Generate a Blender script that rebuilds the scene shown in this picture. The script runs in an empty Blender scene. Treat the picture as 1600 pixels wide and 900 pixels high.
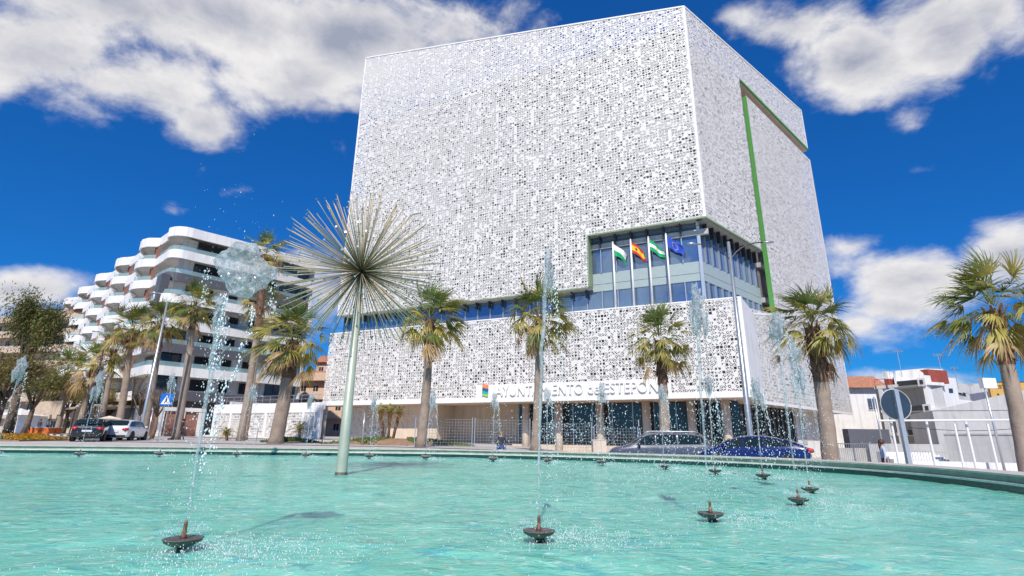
import bpy, math, random
from mathutils import Vector, Matrix, noise
random.seed(7)
D=bpy.data; scn=bpy.context.scene; COL=scn.collection
PI=math.pi
# ------------------------------------------------------------------ camera geometry
F=802.0; PIT=math.radians(16.27); ROL=math.radians(.7); CZ=1.5
FW=Vector((0,math.cos(PIT),math.sin(PIT))); U0=Vector((0,-math.sin(PIT),math.cos(PIT)))
RR=Vector((1,0,0))*math.cos(ROL)+U0*math.sin(ROL); UU=U0*math.cos(ROL)-Vector((1,0,0))*math.sin(ROL)
def ray(u,v): return FW+RR*((u-800)/F)+UU*((450-v)/F)
def at(u,v,Y):
    d=ray(u,v); t=Y/d.y; return Vector((d.x*t,Y,CZ+d.z*t))
def atz(u,v,z):
    d=ray(u,v); t=(z-CZ)/d.z; return Vector((d.x*t,d.y*t,z))
def onp(u,v,p,dr):
    d=ray(u,v); n=(-dr[1],dr[0]); t=(p[0]*n[0]+p[1]*n[1])/(d.x*n[0]+d.y*n[1]); return Vector((d.x*t,d.y*t,CZ+d.z*t))
cam=D.cameras.new('camera'); co=D.objects.new('camera',cam); COL.objects.link(co); scn.camera=co
M=Matrix((( RR.x,UU.x,-FW.x,0),(RR.y,UU.y,-FW.y,0),(RR.z,UU.z,-FW.z,CZ),(0,0,0,1)))
co.matrix_world=M; cam.sensor_width=36; cam.lens=36*F/1600; cam.clip_start=.05; cam.clip_end=9000
scn.render.resolution_x=1024; scn.render.resolution_y=576
scn.view_settings.view_transform='Standard'; scn.view_settings.look='None'; scn.view_settings.exposure=EXPO if 'EXPO' in globals() else 0.28
scn.view_settings.gamma=1
scn.render.engine='CYCLES'
scn.cycles.transparent_max_bounces=16; scn.cycles.max_bounces=8; scn.cycles.transmission_bounces=6
scn.cycles.caustics_refractive=False; scn.cycles.caustics_reflective=False

# ------------------------------------------------------------------ node helper
class N:
    def __init__(s,tree): s.t=tree; s.n=tree.nodes; s.l=tree.links
    def new(s,ty,**kw):
        n=s.n.new(ty)
        for k,v in kw.items(): setattr(n,k,v)
        return n
    def set(s,sock,v):
        if hasattr(v,'is_output'): s.l.new(v,sock)
        elif v is not None: sock.default_value=v
    def m(s,op,a,b=None,c=None,clamp=False):
        n=s.n.new('ShaderNodeMath'); n.operation=op; n.use_clamp=clamp
        s.set(n.inputs[0],a)
        if b is not None: s.set(n.inputs[1],b)
        if c is not None: s.set(n.inputs[2],c)
        return n.outputs[0]
    def v(s,op,a,b=None,out=0):
        n=s.n.new('ShaderNodeVectorMath'); n.operation=op; s.set(n.inputs[0],a)
        if b is not None:
            if op=='SCALE': s.set(n.inputs[3],b)
            else: s.set(n.inputs[1],b)
        return n.outputs[out]
    def noise(s,vec,scale,detail=4,rough=.55,dist=0,out=0):
        n=s.n.new('ShaderNodeTexNoise'); s.set(n.inputs['Vector'],vec); n.inputs['Scale'].default_value=scale
        n.inputs['Detail'].default_value=detail; n.inputs['Roughness'].default_value=rough; n.inputs['Distortion'].default_value=dist
        return n.outputs[out]
    def mix(s,f,a,b):
        n=s.n.new('ShaderNodeMix'); n.data_type='RGBA'; s.set(n.inputs[0],f)
        s.set(n.inputs[6],a if hasattr(a,'is_output') else (*a,1)); s.set(n.inputs[7],b if hasattr(b,'is_output') else (*b,1)); return n.outputs[2]
    def mr(s,x,a,b,c=0,d=1,smooth=False):
        n=s.n.new('ShaderNodeMapRange'); n.interpolation_type='SMOOTHSTEP' if smooth else 'LINEAR'
        s.set(n.inputs[0],x); n.inputs[1].default_value=a; n.inputs[2].default_value=b; n.inputs[3].default_value=c; n.inputs[4].default_value=d
        return n.outputs[0]
def mat(name):
    m=D.materials.new(name); m.use_nodes=True; nt=N(m.node_tree); b=nt.n['Principled BSDF']; return m,nt,b
STREAK={'white_render','grey_render','white_painted_concrete','concrete','cream_render','beige_stone','greenish_pool_wall'}
def simple(name,c,rough=.7,metal=0,var=.12,scale=3,spec=None,bump=0,bscale=20,obj=True,rnd=0):
    m,t,b=mat(name)
    tc=t.new('ShaderNodeTexCoord').outputs['Object']
    f=t.noise(tc,scale,5,.6)
    f2=t.mr(f,.3,.7,1-var,1+var)
    if rnd:
        oi=t.new('ShaderNodeObjectInfo').outputs['Random']; f2=t.m('MULTIPLY',f2,t.mr(oi,0,1,1-rnd,1+rnd))
    if name in STREAK:
        mp=t.new('ShaderNodeMapping'); mp.inputs['Scale'].default_value=(1.6,1.6,.12); t.l.new(tc,mp.inputs[0])
        f2=t.m('MULTIPLY',f2,t.mr(t.noise(mp.outputs[0],1.5,5,.7),.50,.80,1,.62))
    vv=t.v('SCALE',tuple(c),f2)
    t.set(b.inputs['Base Color'],vv)
    b.inputs['Roughness'].default_value=rough; b.inputs['Metallic'].default_value=metal
    if spec is not None: b.inputs['Specular IOR Level'].default_value=spec
    if bump:
        bn=t.new('ShaderNodeBump'); bn.inputs['Strength'].default_value=bump; bn.inputs['Distance'].default_value=.03
        t.set(bn.inputs['Height'],t.noise(tc,bscale,4)); t.set(b.inputs['Normal'],bn.outputs[0])
    return m

# ------------------------------------------------------------------ mesh builder
class MB:
    def __init__(s): s.v=[]; s.f=[]; s.mi=[]; s.sm=[]; s.cur=0; s.smooth=False
    def add(s,vs,fs,M=None):
        b=len(s.v)
        for p in vs:
            p=Vector(p); s.v.append(M@p if M else p)
        for f in fs: s.f.append([i+b for i in f]); s.mi.append(s.cur); s.sm.append(s.smooth)
        return s
    def box(s,a,b,M=None):
        x0,y0,z0=a; x1,y1,z1=b
        if x0>x1:x0,x1=x1,x0
        if y0>y1:y0,y1=y1,y0
        if z0>z1:z0,z1=z1,z0
        return s.add([(x0,y0,z0),(x1,y0,z0),(x1,y1,z0),(x0,y1,z0),(x0,y0,z1),(x1,y0,z1),(x1,y1,z1),(x0,y1,z1)],
            [(0,3,2,1),(4,5,6,7),(0,1,5,4),(1,2,6,5),(2,3,7,6),(3,0,4,7)],M)
    def prism(s,poly,z0,z1,M=None):
        n=len(poly)
        A=sum(poly[i][0]*poly[(i+1)%n][1]-poly[(i+1)%n][0]*poly[i][1] for i in range(n))
        if A<0: poly=poly[::-1]
        vs=[(x,y,z0) for x,y in poly]+[(x,y,z1) for x,y in poly]
        fs=[tuple(range(n))[::-1],tuple(range(n,2*n))]+[(i,(i+1)%n,n+(i+1)%n,n+i) for i in range(n)]
        return s.add(vs,fs,M)
    def slab(s,poly,y0,y1,M=None): # polygon in x,z extruded along y
        n=len(poly)
        A=sum(poly[i][0]*poly[(i+1)%n][1]-poly[(i+1)%n][0]*poly[i][1] for i in range(n))
        if A<0: poly=poly[::-1]
        vs=[(x,y0,z) for x,z in poly]+[(x,y1,z) for x,z in poly]
        fs=[tuple(range(n)),tuple(range(n,2*n))[::-1]]+[((i+1)%n,i,n+i,n+(i+1)%n) for i in range(n)]
        return s.add(vs,fs,M)
    def tube(s,pts,rads,n=8,cap=True,M=None,jit=0):
        pts=[Vector(p) for p in pts]
        if not hasattr(rads,'__len__'): rads=[rads]*len(pts)
        vs=[];fs=[]; ref=None
        for i,p in enumerate(pts):
            d=(pts[min(i+1,len(pts)-1)]-pts[max(i-1,0)])
            if d.length<1e-9: d=Vector((0,0,1))
            d.normalize()
            if ref is None: ref=Vector((1,0,0)) if abs(d.x)<.9 else Vector((0,1,0))
            a=(ref-d*ref.dot(d)).normalized(); b=d.cross(a); ref=a
            for k in range(n):
                t=2*PI*k/n; r=rads[i]*(1+random.uniform(-jit,jit)); vs.append(p+a*(r*math.cos(t))+b*(r*math.sin(t)))
        for i in range(len(pts)-1):
            for k in range(n): fs.append((i*n+k,i*n+(k+1)%n,(i+1)*n+(k+1)%n,(i+1)*n+k))
        if cap: fs.append(tuple(range(n))[::-1]); fs.append(tuple(range((len(pts)-1)*n,len(pts)*n)))
        return s.add(vs,fs,M)
    def lathe(s,prof,n=16,M=None): # (r,z)
        vs=[];fs=[]
        for r,z in prof:
            for k in range(n): t=2*PI*k/n; vs.append((r*math.cos(t),r*math.sin(t),z))
        for i in range(len(prof)-1):
            for k in range(n): fs.append((i*n+k,i*n+(k+1)%n,(i+1)*n+(k+1)%n,(i+1)*n+k))
        fs.append(tuple(range(n))[::-1]); fs.append(tuple(range((len(prof)-1)*n,len(prof)*n)))
        return s.add(vs,fs,M)
    def mesh(s,name,mats):
        used=sorted({i for f in s.f for i in f}); rm={o:i for i,o in enumerate(used)}; s.v=[s.v[i] for i in used]; s.f=[[rm[i] for i in f] for f in s.f]
        me=D.meshes.new(name); me.from_pydata([tuple(p) for p in s.v],[],s.f)
        for m in (mats if isinstance(mats,(list,tuple)) else [mats]): me.materials.append(m)
        me.polygons.foreach_set('material_index',s.mi); me.polygons.foreach_set('use_smooth',s.sm); me.update(); return me
def T(x,y,z,rz=0): return Matrix.Translation((x,y,z))@Matrix.Rotation(rz,4,'Z')
W={}
def tag(o,label=None,cat=None,group=None,kind=None):
    if label:o['label']=label
    if cat:o['category']=cat
    if group:o['group']=group
    if kind:o['kind']=kind
    return o
def root(name,label,cat,loc=(0,0,0),rz=0,group=None):
    o=D.objects.new(name,None); COL.objects.link(o); o.location=loc; o.rotation_euler=(0,0,rz); o.empty_display_size=.3
    W[o.name]=T(*loc,rz); return tag(o,label,cat,group)
def part(name,mb,mats,parent=None,Mw=None,label=None,kind=None):
    """mesh object; vertices are in the frame Mw (world placement)"""
    me=mb if isinstance(mb,bpy.types.Mesh) else mb.mesh(name,mats)
    o=D.objects.new(name,me); COL.objects.link(o); Mw=Mw or Matrix.Identity(4)
    W[o.name]=Mw.copy(); loc,rot,_=Mw.decompose(); o.location=loc; o.rotation_euler=rot.to_euler()
    if parent: o.parent=parent; o.matrix_parent_inverse=W[parent.name].inverted()
    if label:o['label']=label
    if kind:o['kind']=kind
    return o
def struct(name,mb,mats,Mw=None): return part(name,mb,mats,None,Mw,kind='structure')
def copy_tree(o,parent=None):
    c=o.copy(); COL.objects.link(c)
    if parent: c.parent=parent
    for ch in list(o.children): copy_tree(ch,c)
    return c

# ------------------------------------------------------------------ materials
def screen_mat(name,cell,holes=(.17,.70,.88),dens=1.0):
    m,t,b=mat(name)
    tc=t.new('ShaderNodeTexCoord').outputs['Object']
    sx=t.new('ShaderNodeSeparateXYZ'); t.l.new(tc,sx.inputs[0])
    u=t.m('DIVIDE',sx.outputs[0],cell); w=t.m('DIVIDE',sx.outputs[2],cell)
    iu=t.m('FLOOR',u); iw=t.m('FLOOR',w); fu=t.m('SUBTRACT',t.m('SUBTRACT',u,iu),.5); fw=t.m('SUBTRACT',t.m('SUBTRACT',w,iw),.5)
    cb=t.new('ShaderNodeCombineXYZ'); t.l.new(iu,cb.inputs[0]); t.l.new(iw,cb.inputs[1])
    wn=t.new('ShaderNodeTexWhiteNoise',noise_dimensions='2D'); t.l.new(cb.outputs[0],wn.inputs[0]); r=wn.outputs[0]
    sc=t.new('ShaderNodeSeparateColor'); t.l.new(wn.outputs[1],sc.inputs[0]); r2=sc.outputs[1]
    # clumping of the punched cells
    big=t.noise(cb.outputs[0],.16,2,.5); r=t.m('ADD',r,t.mr(big,.3,.7,.05,-.05))
    ou=t.m('MULTIPLY',t.m('SUBTRACT',sc.outputs[0],.5),.16); ow=t.m('MULTIPLY',t.m('SUBTRACT',sc.outputs[2],.5),.16)
    cu_=t.m('SUBTRACT',fu,ou); cw_=t.m('SUBTRACT',fw,ow)
    rad=t.m('SQRT',t.m('ADD',t.m('MULTIPLY',cu_,cu_),t.m('MULTIPLY',cw_,cw_)))
    mx=t.m('MAXIMUM',t.m('ABSOLUTE',fu),t.m('ABSOLUTE',fw))
    sq=t.m('LESS_THAN',mx,t.mr(sc.outputs[2],0,1,.27,.42))
    sgn=t.m('SUBTRACT',t.m('MULTIPLY',t.m('GREATER_THAN',r2,.3),2),1)
    dg=t.m('SUBTRACT',cu_,t.m('MULTIPLY',cw_,sgn))
    slash=t.m('LESS_THAN',t.m('ABSOLUTE',dg),.16)
    half=t.m('MULTIPLY',t.m('GREATER_THAN',sc.outputs[0],.55),t.m('GREATER_THAN',dg,0.0))
    rr_=t.mr(sc.outputs[0],0,1,.36,.45)
    ring=t.m('MULTIPLY',t.m('MULTIPLY',t.m('LESS_THAN',rad,rr_),t.m('SUBTRACT',1,slash)),t.m('SUBTRACT',1,half))
    ann=t.m('MULTIPLY',t.m('LESS_THAN',rad,.42),t.m('GREATER_THAN',rad,.21))
    # small lozenges where four cells meet
    i2=t.m('FLOOR',t.m('ADD',u,.5)); j2=t.m('FLOOR',t.m('ADD',w,.5)); c2=t.new('ShaderNodeCombineXYZ'); t.l.new(i2,c2.inputs[0]); t.l.new(j2,c2.inputs[1]); c2.inputs[2].default_value=7
    wn2=t.new('ShaderNodeTexWhiteNoise',noise_dimensions='3D'); t.l.new(c2.outputs[0],wn2.inputs[0])
    loz=t.m('MULTIPLY',t.m('GREATER_THAN',t.m('ADD',t.m('ABSOLUTE',fu),t.m('ABSOLUTE',fw)),.84),t.m('LESS_THAN',wn2.outputs[0],.5))
    a,bb,cc=holes
    isq=t.m('LESS_THAN',r,a); irg=t.m('MULTIPLY',t.m('GREATER_THAN',r,a),t.m('LESS_THAN',r,bb)); ian=t.m('MULTIPLY',t.m('GREATER_THAN',r,bb),t.m('LESS_THAN',r,cc))
    h=t.m('ADD',t.m('ADD',t.m('MULTIPLY',isq,sq),t.m('MULTIPLY',irg,ring)),t.m('MULTIPLY',ian,ann))
    h=t.m('MAXIMUM',h,loz)
    # panel seams every 8 cells, floor seams every 14
    mu=t.m('MODULO',t.m('ADD',iu,4000),8); seam=t.m('LESS_THAN',mu,.5)
    h=t.m('MULTIPLY',h,t.m('SUBTRACT',1,t.m('MULTIPLY',seam,t.m('GREATER_THAN',r2,.72))))
    ge=t.new('ShaderNodeNewGeometry'); nrm=t.new('ShaderNodeSeparateXYZ'); 
    tn=t.new('ShaderNodeVectorTransform',vector_type='NORMAL',convert_from='WORLD',convert_to='OBJECT'); t.l.new(ge.outputs['True Normal'],tn.inputs[0]); t.l.new(tn.outputs[0],nrm.inputs[0])
    h=t.m('MULTIPLY',h,t.m('GREATER_THAN',t.m('ABSOLUTE',nrm.outputs[1]),.5))
    c=t.mix(t.noise(tc,.25,5,.6),(.72,.69,.645),(.79,.76,.71)); t.set(b.inputs['Base Color'],c); b.inputs['Roughness'].default_value=.55
    tr=t.new('ShaderNodeBsdfTransparent'); mxs=t.new('ShaderNodeMixShader'); t.l.new(h,mxs.inputs[0]); t.l.new(b.outputs[0],mxs.inputs[1]); t.l.new(tr.outputs[0],mxs.inputs[2])
    t.l.new(mxs.outputs[0],t.n['Material Output'].inputs[0]); return m
MT={}
MT['screen']=screen_mat('perforated_white_panel',.285)
MT['white']=simple('white_painted_concrete',(.82,.80,.77),.6,var=.05,scale=.6)
MT['white2']=simple('white_render',(.77,.75,.72),.8,var=.08,scale=.5)
MT['trim']=simple('white_trim',(.84,.82,.79),.5,var=.02)
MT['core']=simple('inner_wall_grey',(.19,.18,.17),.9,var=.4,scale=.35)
MT['green']=simple('green_cladding',(.11,.34,.08),.5,var=.06)
MT['palegreen']=simple('pale_green_lining',(.25,.33,.19),.5,var=.06)
MT['beige']=simple('beige_stone',(.66,.54,.42),.8,var=.07,scale=1.2,bump=.1)
MT['spandrel']=simple('grey_green_panel',(.36,.43,.42),.4,var=.04)
MT['alu']=simple('aluminium',(.55,.58,.60),.35,.6,var=.05)
MT['darkmetal']=simple('dark_metal',(.06,.06,.065),.4,.3)
MT['steel']=simple('galvanised_steel',(.45,.47,.47),.4,.7,var=.08)
MT['concrete']=simple('concrete',(.46,.44,.40),.85,var=.14,scale=1.5,bump=.2)
MT['coping']=simple('worn_coping_stone',(.50,.46,.40),.8,var=.18,scale=3,bump=.3)
MT['rimwall']=simple('greenish_pool_wall',(.27,.40,.31),.55,var=.22,scale=2.2,bump=.2)
MT['ledge']=simple('pale_stone_ledge',(.62,.60,.52),.7,var=.2,scale=4)
MT['waterline']=simple('dark_wet_tile',(.018,.055,.048),.25,var=.3,scale=5)
MT['asphalt']=simple('asphalt',(.06,.06,.063),.9,var=.15,scale=2,bump=.2)
MT['dark']=simple('dark_rubber',(.02,.02,.02),.8)
MT['rust']=simple('rust_red_slats',(.30,.14,.10),.7)
MT['redbrick']=simple('red_brick_wall',(.30,.06,.04),.8,var=.2)
MT['roof_tile']=simple('terracotta_tiles',(.50,.22,.13),.8,var=.25,scale=4,bump=.4)
MT['cream']=simple('cream_render',(.55,.43,.32),.85,var=.1)
MT['peach']=simple('peach_render',(.62,.44,.31),.85,var=.1)
MT['darkwindow']=simple('dark_window_glass',(.03,.035,.04),.08,0,var=.3,scale=.8)
MT['greyclad']=simple('dark_grey_cladding',(.11,.11,.125),.5,var=.1)
MT['greyrender']=simple('grey_render',(.50,.495,.48),.8,var=.06)
def glass_wall(name,base,metal,rough):
    m,t,b=mat(name); tc=t.new('ShaderNodeTexCoord').outputs['Object']
    t.set(b.inputs['Base Color'],t.mix(t.noise(tc,.35,4,.6),tuple(c*.6 for c in base),tuple(min(1,c*1.35) for c in base)))
    b.inputs['Metallic'].default_value=metal; b.inputs['Roughness'].default_value=rough
    bn=t.new('ShaderNodeBump'); bn.inputs['Strength'].default_value=.05; bn.inputs['Distance'].default_value=.3; t.set(bn.inputs['Height'],t.noise(tc,.5,2)); t.set(b.inputs['Normal'],bn.outputs[0]); return m
MT['glass']=glass_wall('blue_reflecting_glass',(.20,.30,.43),.7,.06)
MT['glassd']=glass_wall('dark_shop_glass',(.07,.08,.085),.35,.05)
def glass_rail():
    m,t,b=mat('pale_glass_balustrade'); b.inputs['Base Color'].default_value=(.45,.65,.66,1); b.inputs['Roughness'].default_value=.08
    tr=t.new('ShaderNodeBsdfTransparent'); tr.inputs[0].default_value=(.80,.92,.93,1); mx=t.new('ShaderNodeMixShader'); mx.inputs[0].default_value=.45
    t.l.new(tr.outputs[0],mx.inputs[1]); t.l.new(b.outputs[0],mx.inputs[2]); t.l.new(mx.outputs[0],t.n['Material Output'].inputs[0]); return m
MT['rail']=glass_rail()
def water_glass():
    m,t,b=mat('clear_splashing_water')
    tc=t.new('ShaderNodeTexCoord').outputs['Object']; bn=t.new('ShaderNodeBump'); bn.inputs['Strength'].default_value=1; bn.inputs['Distance'].default_value=.03
    t.set(bn.inputs['Height'],t.noise(tc,32,4,.6,.5))
    fr=t.new('ShaderNodeFresnel'); fr.inputs[0].default_value=1.45; t.l.new(bn.outputs[0],fr.inputs[1])
    gl=t.new('ShaderNodeBsdfGlossy'); gl.inputs['Roughness'].default_value=.12; t.l.new(bn.outputs[0],gl.inputs['Normal'])
    rf=t.new('ShaderNodeBsdfRefraction'); rf.inputs['IOR'].default_value=1.06; rf.inputs['Roughness'].default_value=.0; rf.inputs[0].default_value=(.97,.985,.99,1); t.l.new(bn.outputs[0],rf.inputs['Normal'])
    tr=t.new('ShaderNodeBsdfTransparent'); tr.inputs[0].default_value=(.995,1,1,1)
    m1=t.new('ShaderNodeMixShader'); m1.inputs[0].default_value=.15; t.l.new(tr.outputs[0],m1.inputs[1]); t.l.new(rf.outputs[0],m1.inputs[2])
    df=t.new('ShaderNodeBsdfTranslucent'); df.inputs[0].default_value=(.93,.94,.95,1); d2=t.new('ShaderNodeBsdfDiffuse'); d2.inputs[0].default_value=(.9,.93,.95,1)
    ad=t.new('ShaderNodeMixShader'); ad.inputs[0].default_value=.5; t.l.new(df.outputs[0],ad.inputs[1]); t.l.new(d2.outputs[0],ad.inputs[2])
    m2=t.new('ShaderNodeMixShader'); t.set(m2.inputs[0],t.mr(t.noise(tc,16,4,.7),.42,.66,.10,.60)); t.l.new(m1.outputs[0],m2.inputs[1]); t.l.new(ad.outputs[0],m2.inputs[2])
    m3=t.new('ShaderNodeMixShader'); t.set(m3.inputs[0],t.m('MULTIPLY',fr.outputs[0],.34,clamp=True)); t.l.new(m2.outputs[0],m3.inputs[1]); t.l.new(gl.outputs[0],m3.inputs[2])
    t.l.new(m3.outputs[0],t.n['Material Output'].inputs[0]); return m
MT['jet']=water_glass()
def foam():
    m,t,b=mat('white_spray_droplets'); b.inputs['Base Color'].default_value=(.93,.95,.96,1); b.inputs['Roughness'].default_value=.2; b.inputs['IOR'].default_value=1.33
    b.inputs['Transmission Weight'].default_value=.08; return m
MT['drop']=foam()
def pool_mat():
    m,t,b=mat('turquoise_pool_water')
    tc=t.new('ShaderNodeTexCoord').outputs['Object']
    mp=t.new('ShaderNodeMapping'); mp.inputs['Scale'].default_value=(1,1.5,1); t.l.new(tc,mp.inputs[0]); p=mp.outputs[0]
    n1=t.noise(p,.45,4,.6,.6); n2=t.noise(p,2.2,5,.65,1.2); n3=t.noise(p,5.5,4,.6,.8)
    c=t.mix(t.mr(n1,.3,.7,0,1),(.125,.51,.365),(.21,.64,.48))
    c=t.mix(t.mr(n2,.53,.66,0,.85,True),c,(.06,.42,.40))
    c=t.mix(t.mr(n3,.54,.68,0,.75,True),c,(.56,.78,.64))  # pale flecks paint broken whitish reflections into the water colour
    n4=t.noise(p,3.1,5,.7,1.5)
    c=t.mix(t.mr(n4,.56,.70,0,.6,True),c,(.40,.55,.32))
    t.set(b.inputs['Base Color'],c); b.inputs['Roughness'].default_value=.10; b.inputs['IOR'].default_value=1.33
    b.inputs['Specular IOR Level'].default_value=.45
    b.inputs['Subsurface Weight'].default_value=.75; b.inputs['Subsurface Radius'].default_value=(.3,1.0,.8); b.inputs['Subsurface Scale'].default_value=.30
    h=t.m('ADD',t.m('MULTIPLY',t.noise(p,1.3,4,.6,.8),.9),t.m('ADD',t.m('MULTIPLY',t.noise(p,4.5,4,.65,1.0),.45),t.m('MULTIPLY',t.noise(p,14,3,.6,.5),.14))); h=t.m('MULTIPLY',h,t.mr(t.noise(tc,.28,3,.5),.35,.65,.45,1.35))
    bn=t.new('ShaderNodeBump'); bn.inputs['Strength'].default_value=1; bn.inputs['Distance'].default_value=.10; t.set(bn.inputs['Height'],h); t.set(b.inputs['Normal'],bn.outputs[0])
    return m
MT['pool']=pool_mat()
def ground_mat():
    m,t,b=mat('pale_paving'); tc=t.new('ShaderNodeTexCoord').outputs['Object']
    br=t.new('ShaderNodeTexBrick'); t.l.new(tc,br.inputs[0]); br.inputs['Scale'].default_value=1.0
    br.inputs['Color1'].default_value=(.50,.45,.39,1); br.inputs['Color2'].default_value=(.56,.51,.45,1); br.inputs['Mortar'].default_value=(.36,.33,.29,1); br.inputs['Mortar Size'].default_value=.012
    br.inputs['Brick Width'].default_value=.6; br.inputs['Row Height'].default_value=.4
    c=t.mix(t.mr(t.noise(tc,.5,5,.6),.35,.65,0,.6),br.outputs[0],(.44,.40,.36)); t.set(b.inputs['Base Color'],c); b.inputs['Roughness'].default_value=.85; return m
MT['paving']=ground_mat()
MT['road2']=simple('worn_concrete_road',(.40,.38,.37),.85,var=.15)
MT['soil']=simple('brown_soil',(.28,.17,.10),.9,var=.3,bump=.4)
MT['grass']=simple('green_ground_cover',(.12,.17,.035),.8,var=.5,scale=6,rnd=.1)
MT['bark']=simple('palm_trunk_bark',(.31,.24,.185),.9,var=.22,scale=2,bump=.6,bscale=9,rnd=.1)
MT['boots']=simple('shaggy_brown_leaf_bases',(.17,.095,.055),.9,var=.5,scale=7,bump=.6,rnd=.1)
def leafm(name,c,var=.35):
    m,t,b=mat(name); tc=t.new('ShaderNodeTexCoord').outputs['Object']; f=t.noise(tc,2.4,4,.6)
    oi=t.new('ShaderNodeObjectInfo').outputs['Random']
    vv=t.v('SCALE',tuple(c),t.m('MULTIPLY',t.mr(f,.3,.7,1-var,1+var),t.mr(oi,0,1,.88,1.12))); t.set(b.inputs['Base Color'],vv); b.inputs['Roughness'].default_value=.5
    tl=t.new('ShaderNodeBsdfTranslucent'); t.set(tl.inputs[0],vv); mx=t.new('ShaderNodeMixShader'); mx.inputs[0].default_value=.3
    t.l.new(b.outputs[0],mx.inputs[1]); t.l.new(tl.outputs[0],mx.inputs[2]); t.l.new(mx.outputs[0],t.n['Material Output'].inputs[0]); return m
MT['leafg']=leafm('green_palm_leaf',(.15,.19,.04)); MT['leafy']=leafm('yellow_green_palm_leaf',(.40,.34,.07)); MT['leafd']=leafm('dry_palm_leaf',(.46,.30,.13))
MT['leafo']=leafm('olive_tree_leaf',(.15,.18,.05)); MT['leaftan']=leafm('tan_tree_leaf',(.34,.25,.09)); MT['flower']=leafm('orange_yellow_flowers',(.75,.36,.03))
MT['twig']=simple('bare_twig',(.16,.115,.08),.9,var=.3)
MT['skin']=simple('skin',(.50,.30,.21),.6); 
def paint(name,c,rough=.25):
    m=simple(name,c,rough,0,var=.03); b=m.node_tree.nodes['Principled BSDF']; b.inputs['Coat Weight'].default_value=.8; b.inputs['Coat Roughness'].default_value=.08; return m
MT['carglass']=simple('car_glass',(.012,.022,.022),.12,spec=.35)
MT['redlamp']=simple('red_lamp_lens',(.55,.03,.03),.2)
MT['plate']=simple('number_plate',(.65,.67,.70),.4)
MT['sculpt']=simple('satin_steel_pole',(.44,.46,.36),.45,.15,var=.12,scale=2)
MT['rod']=simple('brass_toned_steel_rod',(.52,.39,.23),.42,.2,var=.2,scale=.9)
MT['rodg']=simple('grey_steel_rod',(.34,.29,.19),.42,.2,var=.2,scale=.9)
MT['bronze']=simple('corroded_bronze',(.13,.11,.095),.55,.2,var=.5,scale=14,bump=.4,bscale=30)
MT['copper']=simple('copper_pipe',(.26,.13,.08),.45,.5,var=.35,scale=14)

# ------------------------------------------------------------------ terrain height
def lerp(a,b,t): return a+(b-a)*t
def interp(x,xs,ys):
    if x<=xs[0]: return ys[0]
    for i in range(len(xs)-1):
        if x<=xs[i+1]: return lerp(ys[i],ys[i+1],(x-xs[i])/(xs[i+1]-xs[i]))
    return ys[-1]
def gz(x,y):
    a=interp(x,[-60,-26,-1,7,16,40],[.92,.88,.80,.25,-.1,-.15])
    b=interp(y,[26,45,80],[0,.16,.45]) * interp(x,[-30,0,10],[1,.3,0])
    return a+b
# ------------------------------------------------------------------ pool outline
key=[(-47,10),(-46,24),(-37,30.6),(-30,31.7),(-23,32.6),(-12,33.6),(-5,33.8),(-2.0,33.2),(2,31.7),(5.75,29.7),(9.7,26.8),(12.6,22.9),(13.5,19.0),(13.2,15.2),(12.2,12.2),(9.5,7),(6,1.5),(2.5,-3.2),(-4,-6),(-20,-7),(-38,-4)]
def catmull(P,n=6):
    o=[];L=len(P)
    for i in range(L):
        a,b,c,d=[Vector(P[(i+k)%L]) for k in (-1,0,1,2)]
        for j in range(n):
            t=j/n; o.append(.5*((2*b)+(c-a)*t+(2*a-5*b+4*c-d)*t*t+(3*b-a-3*c+d)*t**3))
    return o
key=[(x*.8,y*.8) for x,y in key]; outl=catmull(key)
def offset(P,d):
    o=[];L=len(P)
    for i in range(L):
        t=(P[(i+1)%L]-P[i-1]).normalized(); o.append(P[i]+Vector((-t.y,t.x))*d)
    return o
A=sum(outl[i].x*outl[(i+1)%len(outl)].y-outl[(i+1)%len(outl)].x*outl[i].y for i in range(len(outl)))
SG=1 if A<0 else -1   # outward sign for offset
def inside(x,y,P):
    c=False;j=len(P)-1
    for i in range(len(P)):
        if (P[i].y>y)!=(P[j].y>y) and x<(P[j].x-P[i].x)*(y-P[i].y)/(P[j].y-P[i].y)+P[i].x: c=not c
        j=i
    return c
def ring(P0,z0,P1,z1,mb):
    n=len(P0); mb.add([(p.x,p.y,z0) for p in P0]+[(p.x,p.y,z1) for p in P1],[(i,(i+1)%n,n+(i+1)%n,n+i) for i in range(n)])
WZ=.54
r=root('pool_basin','curved greenish fountain rim wall with pale worn coping above a dark wet band','pool wall',(0,33,0))
o_in=outl; o_led=offset(outl,SG*.10); o_w=offset(outl,SG*.16); o_out=offset(outl,SG*.95); o_cin=offset(outl,SG*.08); o_cout=offset(outl,SG*1.0)
mb=MB(); mb.smooth=True; ring(o_in,-.3,o_in,WZ+.135,mb); part('waterline_band',mb,MT['waterline'],r)
mb=MB(); ring(o_in,WZ+.135,o_in,WZ+.18,mb); ring(o_in,WZ+.18,o_w,WZ+.18,mb); part('stone_ledge',mb,MT['ledge'],r)
mb=MB(); ring(o_w,WZ+.18,o_w,.85,mb); ring(o_out,-.6,o_out,.85,mb); part('rim_wall',mb,MT['rimwall'],r)
mb=MB(); ring(o_cin,.85,o_w,.85,mb); ring(o_cin,.85,o_cin,.893,mb);ring(o_cin,.893,o_cout,.90,mb); ring(o_cout,.75,o_cout,.85,mb); ring(o_cout,.85,o_out,.85,mb); part('coping',mb,MT['coping'],r)
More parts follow.
